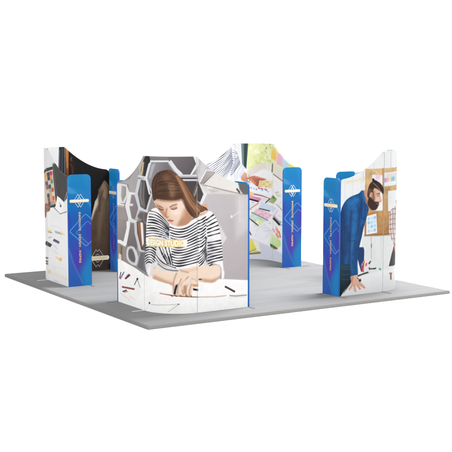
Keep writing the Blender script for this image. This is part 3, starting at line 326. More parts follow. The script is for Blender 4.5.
ART['back_in'] = [
('F',(233,233,236)),
('P',((1.3355,2.6514),(.4581,2.6398),(.357,1.6908),(1.3395,1.3092)),(226,227,229),{}),
('P',((.5338,2.5781),(.2875,2.5754),(.2747,1.9432),(.4065,1.9876)),(216,219,219),{'g': (.5088,2.3263,.31,2.1125,(226,228,228))}),
('P',((.1868,2.617),(-1.6138,2.6492),(-1.6242,1.8712),(-1.0321,1.7786),(-.445,2.0501),(-.1535,2.0515),(.185,1.8156)),(228,231,178),{'s': 0.006,'k': 'win'}),
('B',((.1729,2.4698),(-.5903,2.4816),(-.594,2.0668),(.1716,1.9002)),70,.016,.06,((206,216,120),(242,244,214),(218,226,150),(186,200,104),(248,248,232),(226,228,170)),21,.6,.016,1),
('B',((.0823,2.3225),(-.4425,2.3735),(-.3763,2.0789),(.0813,1.9849)),22,.012,.032,((178,196,92),(208,216,120),(250,250,240)),23,.6,.01,1),
('B',((-.0317,2.4705),(-.5534,2.491),(-.7011,2.3815),(-.1523,2.3249)),14,.01,.028,((140,176,70),(170,196,90),(212,170,200)),22,.7,.008,1),
('B',((-.3741,2.4134),(-1.4504,2.0434),(-1.3125,1.9562),(-.4441,2.1649)),22,.01,.026,((170,190,80),(206,214,130),(235,238,190)),24,.7,.008,1),
('P',((.3303,2.4641),(.1712,2.4632),(.2122,1.9087),(.3043,1.9545)),(58,78,79),{}),
('P',((.324,2.464),(.2743,2.4637),(.2672,1.9485),(.3043,1.9545)),(112,134,137),{'s': 0.008}),
('P',((.2346,2.4526),(.2579,1.9319),(.2396,1.931),(.2164,2.4518)),(36,52,54),{'s': 0.006}),
('P',((-.4284,2.3439),(-.6065,2.3122),(-.5899,2.1082),(-.4055,2.1594)),(247,203,96),{'g': (-.4284,2.3439,-.5899,2.1082,(237,194,92))}),
('P',((-.6288,2.2881),(-.8406,2.2339),(-.814,1.9938),(-.6088,2.055)),(240,190,216),{'g': (-.6288,2.2881,-.814,1.9938,(230,182,207))}),
('P',((-.8447,2.1805),(-1.0639,2.1279),(-1.045,1.9022),(-.8142,1.9649)),(200,224,232),{'g': (-.8447,2.1805,-1.045,1.9022,(192,215,222))}),
('P',((-1.0787,2.0755),(-1.4162,2.0116),(-1.4037,1.9),(-1.0661,1.9237)),(228,226,136),{'g': (-1.0787,2.0755,-1.4037,1.9,(218,216,130))}),
('P',((.1942,1.858),(.0358,1.9852),(-.1535,2.0599),(-.4449,2.0689),(-1.1032,1.7825),(-1.1082,1.332),(.1929,1.2639)),(222,214,206),{'s': 0.008}),
('P',((.126,1.752),(-.154,1.925),(-.4461,1.9142),(-1.105,1.6189),(-1.1105,1.1266),(-.1568,1.2694)),(238,236,236),{'s': 0.02}),
('P',((-.2429,2.061),(-.4319,2.0465),(-.4493,1.8761),(-.2557,1.9103)),(228,226,214),{'s': 0.008}),
('P',((-.4479,2.0517),(-.4858,2.0486),(-.4661,1.8538),(-.4254,1.8751)),(112,106,92),{'s': 0.006}),
('P',((-.5066,2.0173),(-.8312,1.9544),(-.8253,1.7396),(-.5164,1.8193)),(226,220,205),{'s': 0.006}),
('P',((-.4729,1.8281),(-.8641,1.6841),(-.8834,1.7001),(-.4934,1.8441)),(126,118,106),{'s': 0.006}),
('P',((.5609,2.4404),(.5014,2.4058),(.432,2.2828),(.3673,2.1133),(.3005,2.0153),(.1989,1.9003),(.2628,1.8035),(.3474,1.6906),(.478,1.6855),(.5331,1.7802),(.657,1.7002),(1.3383,1.724),(1.433,1.9749),(1.2174,2.0411),(.9997,2.1599),(.7555,2.2896)),(240,240,243),{'k': 'arm'}),
('P',((.6571,2.1619),(.5583,2.2854),(.5085,2.0111),(.457,1.7356),(.6075,1.7406)),(218,218,226),{'s': 0.024,'a': 0.8,'c': 'arm'}),
('L',((1.2415,2.0107),(1.1782,2.0415),(1.0878,2.0856),(.9998,2.1287),(.9246,2.1637),(.8519,2.1978),(.7801,2.238),(.7011,2.2948),(.623,2.358),(.5683,2.4029)),((.9029,1.5414),(.8558,1.5838),(.7894,1.6443),(.731,1.7028),(.6923,1.7497),(.6618,1.7946),(.6323,1.8466),(.5986,1.9187),(.566,1.9979),(.5433,2.0541)),13,.0103,((84,88,112),(104,108,130),(72,75,100)),{'j': 0.04,'r': 31,'a': 1,'c': 'arm'}),
('L',((.5435,2.3479),(.5209,2.3383),(.4939,2.326),(.4754,2.3156),(.4577,2.3043),(.4349,2.2878),(.4169,2.2741)),((.5952,1.7823),(.5682,1.7972),(.5332,1.8224),(.5048,1.8578),(.4677,1.9047),(.3999,1.9758),(.3431,2.037)),13,.0103,((84,88,112),(104,108,130),(72,75,100)),{'j': 0.04,'r': 32,'a': 1,'c': 'arm'}),
('P',((.3193,2.0325),(.1943,1.9045),(.2628,1.7993),(.3473,1.6779),(.457,1.6764),(.4468,1.8619)),(222,223,228),{'s': 0.008,'n': 0.03}),
('P',((.3494,1.9894),(.4388,1.8424),(.4492,1.6935),(.4338,1.6923),(.4241,1.8385),(.3367,1.9834)),(196,197,204),{'s': 0.008}),
('P',((.2765,1.9452),(.3615,1.7985),(.3529,1.7945),(.2682,1.9412)),(200,201,207),{'s': 0.006}),
('P',((.3426,1.7455),(.2583,1.8585),(.151,1.8029),(.1259,1.7309),(.1347,1.6376),(.2395,1.6508),(.3235,1.6859)),(224,176,150),{'g': (.2629,1.8585,.2165,1.6463,(190,138,112))}),
('P',((.1951,1.8223),(.1721,1.6655),(.1429,1.6691),(.1659,1.8259)),(238,236,234),{}),
('P',((.1645,1.8063),(.1461,1.6665),(.1326,1.668),(.1511,1.8078)),(150,146,146),{}),
('P',((.1935,1.5614),(.0803,1.6251),(-.3179,1.5512),(-.9643,1.4041),(-1.6322,1.2691),(-1.6512,-.1485),(.3538,-.339),(.1914,.6236)),(236,235,238),{'s': 0.012}),
('P',((.242,1.7287),(.2197,1.7366),(.1665,1.7447),(.1017,1.7668),(.0287,1.7827),(-.0413,1.77),(-.1144,1.7478),(-.2116,1.7287),(-.2814,1.7112),(-.2406,1.6965),(-.1695,1.6839),(-.1201,1.679),(-.0827,1.6629),(-.0763,1.5993),(-.0673,1.5456),(-.0205,1.5622),(.0357,1.6047),(.083,1.6504),(.1313,1.6931),(.1972,1.7154)),(200,124,98),{'g': (.0807,1.7522,-.0583,1.5634,(160,88,70))}),
('P',((.0183,1.7559),(-.1256,1.7236),(-.2727,1.7003),(-.2777,1.7169),(-.1304,1.7401),(.0135,1.7723)),(232,172,146),{'s': 0.01}),
('P',((.1244,1.7091),(-.0019,1.593),(-.0183,1.6083),(.1084,1.7241)),(226,160,134),{'s': 0.016}),
('P',((.1711,1.5703),(.0808,1.5621),(-.0337,1.5002),(-.3607,1.4659),(-.3932,1.4258),(-.2586,1.4064),(.0805,1.4311),(.1708,1.4774)),(240,242,248),{'s': 0.006}),
('P',((.0618,1.4993),(.0299,1.4912),(.0224,1.5158),(.0543,1.5238)),(120,190,224),{'s': 0.008}),
('P',((.0041,1.4836),(-.0283,1.4715),(-.0393,1.4952),(-.0068,1.5072)),(90,150,210),{'s': 0.008}),
('P',((-.0503,1.519),(-.1027,1.4949),(-.1166,1.5176),(-.0638,1.5416)),(216,80,80),{'s': 0.008}),
('P',((-.1225,1.5037),(-.1723,1.4842),(-.1859,1.5074),(-.1356,1.5268)),(200,70,80),{'s': 0.008}),
('P',((-.2125,1.4945),(-.2777,1.4678),(-.2948,1.4904),(-.2285,1.517)),(206,80,84),{'s': 0.008}),
('P',((-.2781,1.4508),(-.3304,1.4323),(-.3481,1.4554),(-.2945,1.4737)),(140,200,226),{'s': 0.008}),
('P',((.1314,1.5207),(.0907,1.5039),(.0797,1.5272),(.1204,1.5439)),(226,150,120),{'s': 0.008}),
('P',((-.1242,1.4694),(-.1791,1.4544),(-.1895,1.4786),(-.1342,1.4936)),(150,204,226),{'s': 0.008}),
('P',((-.5668,1.4513),(-.6111,1.4376),(-.6355,1.46),(-.5913,1.4738)),(190,160,150),{'s': 0.008}),
('P',((-.6387,1.4608),(-.6754,1.4466),(-.7028,1.468),(-.6661,1.4822)),(190,170,150),{'s': 0.008}),
('P',((-.0932,1.6866),(-.4761,1.6877),(-.4521,1.5287),(-.0568,1.5453)),(232,216,168),{}),
('P',((-.1093,1.6729),(-.164,1.6721),(-.1558,1.6368),(-.0987,1.6376)),(216,186,110),{'s': 0.004,'a': 0.8}),
('P',((-.0988,1.6259),(-.1531,1.625),(-.145,1.5897),(-.0883,1.5905)),(230,206,140),{'s': 0.004,'a': 0.8}),
('P',((-.0883,1.5788),(-.1423,1.578),(-.1342,1.5426),(-.0778,1.5435)),(206,182,120),{'s': 0.004,'a': 0.8}),
('P',((-.1865,1.6716),(-.2449,1.6713),(-.2361,1.636),(-.1754,1.6362)),(230,206,140),{'s': 0.004,'a': 0.8}),
('P',((-.1754,1.6246),(-.2332,1.6242),(-.2245,1.5889),(-.1644,1.5892)),(206,182,120),{'s': 0.004,'a': 0.8}),
('P',((-.1644,1.5775),(-.2216,1.5771),(-.213,1.5418),(-.1534,1.5421)),(238,226,190),{'s': 0.004,'a': 0.8}),
('P',((-.2692,1.6711),(-.3334,1.6714),(-.3236,1.6361),(-.2572,1.6356)),(206,182,120),{'s': 0.004,'a': 0.8}),
('P',((-.2572,1.624),(-.3204,1.6243),(-.3108,1.589),(-.2453,1.5885)),(238,226,190),{'s': 0.004,'a': 0.8}),
('P',((-.2454,1.5769),(-.3076,1.5772),(-.2982,1.5418),(-.2336,1.5414)),(216,186,110),{'s': 0.004,'a': 0.8}),
('P',((-.3607,1.6715),(-.4348,1.6728),(-.4233,1.6374),(-.3471,1.636)),(238,226,190),{'s': 0.004,'a': 0.8}),
('P',((-.3472,1.6244),(-.4195,1.6256),(-.4083,1.5902),(-.3339,1.5888)),(216,186,110),{'s': 0.004,'a': 0.8}),
('P',((-.3339,1.5772),(-.4047,1.5784),(-.3938,1.543),(-.3209,1.5417)),(230,206,140),{'s': 0.004,'a': 0.8}),
('P',((.1482,1.4605),(.0487,1.4145),(.0576,1.3509),(.148,1.3717)),(248,204,136),{'s': 0.004}),
('P',((.148,1.3717),(-.1447,1.3006),(-.0866,1.2269),(.1478,1.2828)),(228,160,188),{'g': (.1249,1.3488,-.1075,1.2252,(222,128,172))}),
('P',((.1523,1.2716),(-.0628,1.2193),(-.0722,1.2503),(.1433,1.3024)),(34,26,34),{}),
('P',((.0462,1.384),(-.1512,1.3508),(-.3723,1.2941),(-.3831,1.3124),(-.1577,1.3693),(.0419,1.4028)),(122,58,64),{'s': 0.004}),
('P',((-.1297,1.355),(-.3776,1.3074),(-.2989,1.2442),(-.13,1.279)),(228,220,222),{'s': 0.008}),
('P',((-.3739,1.3225),(-.2348,1.2184),(-.2518,1.2054),(-.3944,1.31)),(42,44,46),{'s': 0.004}),
('P',((-.468,1.3926),(-.6391,1.3168),(-.5074,1.2071),(-.3224,1.2328),(-.3907,1.304)),(140,162,96),{'s': 0.006,'g': (-.5259,1.3739,-.3823,1.196,(176,190,136))}),
('P',((-.4758,1.3889),(-.5801,1.3376),(-.4536,1.3079)),(84,112,56),{'s': 0.01}),
('P',((-.5571,1.4402),(-.7769,1.4135),(-.7773,1.3722),(-.6314,1.3662)),(206,222,180),{'s': 0.012}),
('P',((-.1302,1.2325),(-.6041,1.1226),(-.531,1.0373),(-.0776,1.087)),(206,219,234),{}),
('P',((-.0747,1.0755),(-.2737,1.046),(-.3754,1.0354),(-.3834,1.0586),(-.2806,1.0691),(-.0805,1.0985)),(70,72,78),{'s': 0.004}),
('P',((.1703,1.2235),(-.0348,1.1917),(.1473,1.0751)),(222,226,238),{'s': 0.01}),
('P',((.1504,1.046),(-.0881,1.2022),(-.0757,1.2175),(.1621,1.0618)),(196,138,96),{'s': 0.004}),
('P',((-.0398,1.0817),(-.4639,.969),(-.3069,.8609),(.0656,.9907)),(232,186,206),{}),
('P',((-.1267,1.0544),(-.0165,.9599),(-.0244,.9523),(-.1351,1.0469)),(248,228,238),{}),
('P',((-.2235,1.0248),(-.1053,.9265),(-.1136,.9191),(-.2327,1.0175)),(248,228,238),{}),
('P',((-.3306,.9971),(-.1992,.8946),(-.2082,.8873),(-.3411,.9901)),(248,228,238),{}),
('P',((.0151,1.0321),(-.3777,.9103),(-.3829,.9185),(.0114,1.0399)),(248,228,238),{}),
('P',((-.342,1.0438),(-.3734,1.029),(-.3856,1.0397),(-.3536,1.0544)),(120,140,120),{}),
('P',((.0792,.982),(-.2783,.8464),(-.0884,.7353),(.1469,.901)),(200,224,206),{}),
('P',((-.036,.844),(-.208,.8086),(-.0885,.7183),(.0101,.7579)),(226,232,160),{'s': 0.008}),
('P',((-.0286,.9383),(.0737,.8487),(.0659,.8409),(-.0366,.9307)),(228,240,228),{}),
('P',((-.146,.8932),(-.0047,.7937),(-.0118,.7853),(-.1535,.885)),(228,240,228),{}),
('P',((.1003,.9973),(-.1038,.9126),(-.3205,.8309),(-.329,.8426),(-.1103,.9243),(.0945,1.0089)),(70,66,84),{'s': 0.004}),
('P',((.1615,.8774),(-.0305,.7394),(-.0421,.7532),(.1503,.8908)),(50,48,52),{'s': 0.004}),
('P',((-.658,1.1054),(-.4591,.926),(-.5001,.9137),(-.6975,1.0931)),(232,186,210),{'s': 0.006}),
('P',((-.4963,.9343),(-.7622,.8115),(-.8027,.8391),(-.5376,.962)),(170,168,172),{}),
('P',((-.4672,.8959),(-.7199,.7677),(-.7729,.8013),(-.5219,.9295)),(52,46,46),{}),
('P',((-.5857,1.2069),(-.8133,1.0999),(-.8334,1.1135),(-.6062,1.2205)),(170,160,156),{'s': 0.006}),
('P',((-.3592,.6498),(-.4406,.6281),(-.4509,.6396),(-.3681,.6612)),(150,148,160),{'s': 0.005,'a': 0.7}),
('P',((-.6154,.6047),(-.6427,.6359),(-.6293,.6387),(-.602,.6075)),(190,196,140),{'s': 0.005,'a': 0.7}),
('P',((-.0563,.8802),(-.0817,.9235),(-.0736,.9271),(-.0483,.8838)),(190,196,140),{'s': 0.005,'a': 0.7}),
('P',((-.5161,1.1282),(-.6123,1.116),(-.6165,1.123),(-.5203,1.1352)),(150,148,160),{'s': 0.005,'a': 0.7}),
('P',((-.7586,1.2367),(-.8203,1.2848),(-.8104,1.2887),(-.7486,1.2405)),(186,160,150),{'s': 0.005,'a': 0.7}),
('P',((-.7422,.7889),(-.8275,.7784),(-.834,.7889),(-.7487,.7994)),(120,120,134),{'s': 0.005,'a': 0.7}),
('P',((-.0945,1.0265),(-.1109,1.0523),(-.1026,1.0561),(-.0863,1.0304)),(210,150,150),{'s': 0.005,'a': 0.7}),
('P',((-.3256,.7799),(-.4027,.7678),(-.407,.776),(-.3294,.788)),(150,180,200),{'s': 0.005,'a': 0.7}),
('P',((-.1024,.9202),(-.1622,.9049),(-.1647,.9112),(-.1048,.9264)),(150,180,200),{'s': 0.005,'a': 0.7}),
('P',((-.1325,.9762),(-.1838,.96),(-.1894,.971),(-.1379,.9872)),(120,120,134),{'s': 0.005,'a': 0.7}),
('P',((.0941,1.2225),(.0277,1.2),(.0231,1.2116),(.0895,1.2341)),(120,120,134),{'s': 0.005,'a': 0.7}),
('P',((-.13,1.0229),(-.1623,1.0608),(-.1517,1.0671),(-.1197,1.0293)),(190,196,140),{'s': 0.005,'a': 0.7}),
('P',((-.1467,1.0695),(-.1778,1.1029),(-.1688,1.1086),(-.1379,1.0752)),(186,160,150),{'s': 0.005,'a': 0.7}),
('P',((-.6915,.9609),(-.7927,.9432),(-.7987,.9512),(-.6975,.9689)),(200,190,196),{'s': 0.005,'a': 0.7}),
('P',((-.5562,.7299),(-.6453,.7179),(-.6523,.7287),(-.5632,.7406)),(150,148,160),{'s': 0.005,'a': 0.7}),
('P',((-.7705,.791),(-.8351,.7827),(-.8422,.794),(-.7776,.8023)),(120,120,134),{'s': 0.005,'a': 0.7}),
('P',((-.3856,1.1527),(-.4884,1.131),(-.4948,1.1391),(-.3913,1.1607)),(200,190,196),{'s': 0.005,'a': 0.7}),
('P',((.0326,.7393),(-.0321,.7123),(-.0355,.7188),(.0294,.7458)),(120,120,134),{'s': 0.005,'a': 0.7}),
('P',((-.1438,1.2679),(-.1897,1.2557),(-.194,1.2656),(-.1479,1.2777)),(200,190,196),{'s': 0.005,'a': 0.7}),
('P',((-.7581,.8606),(-.826,.8472),(-.8322,.8549),(-.7644,.8684)),(120,120,134),{'s': 0.005,'a': 0.7}),
('P',((-.6831,1.154),(-.7405,1.2069),(-.7229,1.2123),(-.6653,1.1594)),(190,196,140),{'s': 0.005,'a': 0.7}),
('P',((-.1172,1.249),(-.1524,1.2347),(-.1571,1.2426),(-.1218,1.2569)),(190,196,140),{'s': 0.005,'a': 0.7}),
('P',((-.5508,.9589),(-.6314,.9503),(-.6368,.96),(-.5563,.9687)),(150,180,200),{'s': 0.005,'a': 0.7}),
('P',((-.0831,.922),(-.1214,.9698),(-.1099,.9767),(-.0718,.929)),(150,180,200),{'s': 0.005,'a': 0.7}),
('P',((-.0018,.6273),(-.0444,.6085),(-.0485,.6159),(-.0058,.6346)),(186,160,150),{'s': 0.005,'a': 0.7}),
('P',((-.5769,.7109),(-.6713,.6978),(-.6785,.7086),(-.5841,.7217)),(190,196,140),{'s': 0.005,'a': 0.7}),
('P',((-.1744,.5278),(-.2059,.5157),(-.211,.5237),(-.1793,.5358)),(186,160,150),{'s': 0.005,'a': 0.7}),
('P',((-.2632,.8458),(-.2975,.8343),(-.3035,.843),(-.2689,.8544)),(150,180,200),{'s': 0.005,'a': 0.7}),
('P',((.0701,.7998),(.0304,.7828),(.026,.7917),(.0657,.8087)),(120,120,134),{'s': 0.005,'a': 0.7}),
('P',((-.0924,.8606),(-.1592,.8406),(-.1625,.8479),(-.0955,.8678)),(210,150,150),{'s': 0.005,'a': 0.7}),
('P',((-.2002,.7559),(-.2356,.7439),(-.2393,.7501),(-.2038,.762)),(120,120,134),{'s': 0.005,'a': 0.7}),
('P',((-.7606,1.0996),(-.8624,1.0871),(-.8677,1.0962),(-.766,1.1088)),(210,150,150),{'s': 0.005,'a': 0.7}),
('P',((.1007,.9845),(.0629,.968),(.0593,.9752),(.0971,.9916)),(186,160,150),{'s': 0.005,'a': 0.7}),
('P',((.1185,1.0429),(.0987,1.0719),(.1092,1.0781),(.129,1.0492)),(186,160,150),{'s': 0.005,'a': 0.7}),
('P',((-.7449,.7789),(-.8015,.7713),(-.8093,.7834),(-.7527,.791)),(186,160,150),{'s': 0.005,'a': 0.7}),
('P',((-.7406,.5565),(-.8031,.5441),(-.81,.5524),(-.7475,.5648)),(200,190,196),{'s': 0.005,'a': 0.7}),
('P',((.0099,1.0338),(-.014,1.072),(-.0074,1.0754),(.0164,1.0373)),(190,196,140),{'s': 0.005,'a': 0.7}),
('P',((-.6612,1.2474),(-.7025,1.2396),(-.7077,1.2465),(-.6664,1.2543)),(150,180,200),{'s': 0.005,'a': 0.7}),
('P',((-.6446,.7764),(-.7071,.7621),(-.7151,.7709),(-.6526,.7853)),(150,180,200),{'s': 0.005,'a': 0.7}),
('P',((-.1605,.4998),(-.2047,.555),(-.192,.5615),(-.1482,.5065)),(120,120,134),{'s': 0.005,'a': 0.7}),
('P',((-.0525,1.3239),(-.1213,1.3015),(-.1245,1.3084),(-.0555,1.3308)),(150,148,160),{'s': 0.005,'a': 0.7}),
('P',((.0398,.8327),(-.0026,.8179),(-.0073,.8289),(.0352,.8436)),(150,148,160),{'s': 0.005,'a': 0.7}),
('P',((-.239,.827),(-.2622,.8556),(-.2518,.8602),(-.2289,.8317)),(190,196,140),{'s': 0.005,'a': 0.7}),
('P',((.0154,.5132),(-.0192,.499),(-.0241,.5087),(.0106,.5228)),(210,150,150),{'s': 0.005,'a': 0.7}),
('P',((-.6641,.5008),(-.6828,.5217),(-.6663,.5253),(-.6476,.5044)),(210,150,150),{'s': 0.005,'a': 0.7}),
('P',((-.0873,.8803),(-.133,.8656),(-.1375,.8751),(-.0917,.8898)),(150,148,160),{'s': 0.005,'a': 0.7}),
('P',((-.0155,.8168),(-.0722,.7971),(-.0557,.7624),(.0006,.7823)),(244,244,247),{'s': 0.006,'a': 0.75}),
('P',((-.6546,.6862),(-.7431,.6737),(-.7177,.6377),(-.629,.6501)),(244,244,247),{'s': 0.006,'a': 0.75}),
('P',((-.2747,.5353),(-.3457,.5193),(-.3245,.4836),(-.2554,.4999)),(206,220,208),{'s': 0.006,'a': 0.75}),
('P',((-.3803,.5937),(-.4651,.5798),(-.4392,.5435),(-.3581,.5579)),(226,214,224),{'s': 0.006,'a': 0.75}),
('P',((-.6307,.4533),(-.7195,.4415),(-.694,.4052),(-.6051,.4169)),(226,214,224),{'s': 0.006,'a': 0.75}),
('P',((-.2496,.5054),(-.3183,.489),(-.2979,.4534),(-.2307,.4701)),(214,220,228),{'s': 0.006,'a': 0.75}),
('P',((-.6638,.7491),(-.7521,.7364),(-.7268,.7005),(-.6382,.7131)),(244,244,247),{'s': 0.006,'a': 0.75}),
('P',((-.1899,1.2063),(-.2539,1.188),(-.235,1.1531),(-.1721,1.1716)),(226,214,224),{'s': 0.006,'a': 0.75}),
('P',((-.3851,.641),(-.4707,.6271),(-.4446,.5909),(-.3627,.6053)),(226,214,224),{'s': 0.006,'a': 0.75}),
('P',((-.6719,1.0043),(-.7601,.9908),(-.7348,.9552),(-.6464,.9687)),(226,214,224),{'s': 0.006,'a': 0.75}),
('P',((-.4848,.4332),(-.5745,.4214),(-.5487,.3848),(-.4579,.3966)),(236,224,206),{'s': 0.006,'a': 0.75}),
('P',((-.3499,.827),(-.4298,.8118),(-.4056,.776),(-.3287,.7916)),(206,220,208),{'s': 0.006,'a': 0.75}),
('P',((-.4031,.6049),(-.3844,.5424),(-.3333,.4865),(-.2628,.4467),(-.186,.4296),(-.1138,.4381),(-.055,.4705),(-.0166,.5214),(-.0031,.5825),(-.0162,.6442),(-.0542,.6973),(-.1126,.7342),(-.1845,.7496),(-.2613,.7418),(-.332,.712),(-.3836,.6642)),(226,226,234),{'s': 0.016,'a': 0.8}),
('P',((-.2942,.5752),(-.2802,.5281),(-.2418,.4884),(-.1887,.4645),(-.1324,.4615),(-.0833,.48),(-.0501,.516),(-.0382,.562),(-.0498,.6088),(-.0827,.6472),(-.1315,.6698),(-.1878,.6725),(-.241,.655),(-.2797,.6204)),(234,233,238),{'s': 0.02,'a': 0.9}),
('P',((.0641,.6908),(-.3952,.666),(-.3972,.6767),(.0627,.7014)),(214,214,224),{'s': 0.006}),
('P',((-.2032,.6072),(-.3787,.6239),(-.3776,.6408),(-.2024,.6242)),(206,204,216),{'s': 0.01}),
('P',((.1097,.8354),(-.0644,.7113),(-.0762,.7251),(.0984,.8489)),(44,42,46),{'s': 0.004}),
('P',((.1637,.6053),(.1081,.5107),(.0882,.5212),(.1438,.6156)),(56,54,56),{'s': 0.004}),
('P',((-.5723,.69),(-.6713,.5973),(-.7422,.6263),(-.6436,.7189)),(238,156,128),{'s': 0.006}),
('P',((-.5674,.5802),(-.6828,.4986),(-.7488,.5319),(-.634,.6133)),(240,150,126),{'s': 0.006}),
('P',((-.4497,.6766),(-.5421,.5965),(-.5934,.6184),(-.5022,.6983)),(226,170,184),{'s': 0.008}),
('P',((-.6966,.6502),(-.7548,.5169),(-.7904,.5252),(-.7324,.6584)),(190,120,90),{'s': 0.006}),
('P',((-.4044,.5595),(-.5683,.5469),(-.7732,.4516),(-.7823,.3506),(-.6527,.2853),(-.3836,.3557)),(214,232,186),{'s': 0.006,'g': (-.4574,.5248,-.6093,.3288,(196,220,150))}),
('P',((-.3836,.3604),(-.479,.3459),(-.6772,.2833),(-.5049,.2502),(-.4065,.2778)),(60,112,54),{'s': 0.006}),
('P',((-.4808,.2417),(-.67,.2673),(-.6682,.2882),(-.4789,.2627)),(190,70,50),{'s': 0.006}),
('P',((.2651,.484),(.0626,.4311),(-.1199,.3587),(-.3988,.2959),(-.8486,.1819),(-.8909,-.0217),(.2641,-.0619)),(206,209,222),{'s': 0.016}),
('P',((.0626,.4074),(-.0715,.3731),(-.1316,.1438),(.1375,.1267),(-.0043,.2239)),(234,231,212),{}),
('P',((.1634,.459),(.0676,.4168),(-.0198,.2196),(.1526,.1458)),(230,222,132),{'g': (.1454,.452,.0305,.1957,(222,208,88))}),
('P',((.1489,.1379),(-.0236,.2119),(-.016,.2273),(.1563,.1536)),(150,140,60),{'s': 0.004}),
('P',((.1507,.0943),(-.1282,.1254),(-.1242,.1615),(.1544,.1307)),(124,116,56),{'s': 0.004}),
('P',((.0632,.1642),(-.1138,.1511),(-.1166,.1726),(.0606,.1856)),(190,180,110),{'s': 0.006}),
]
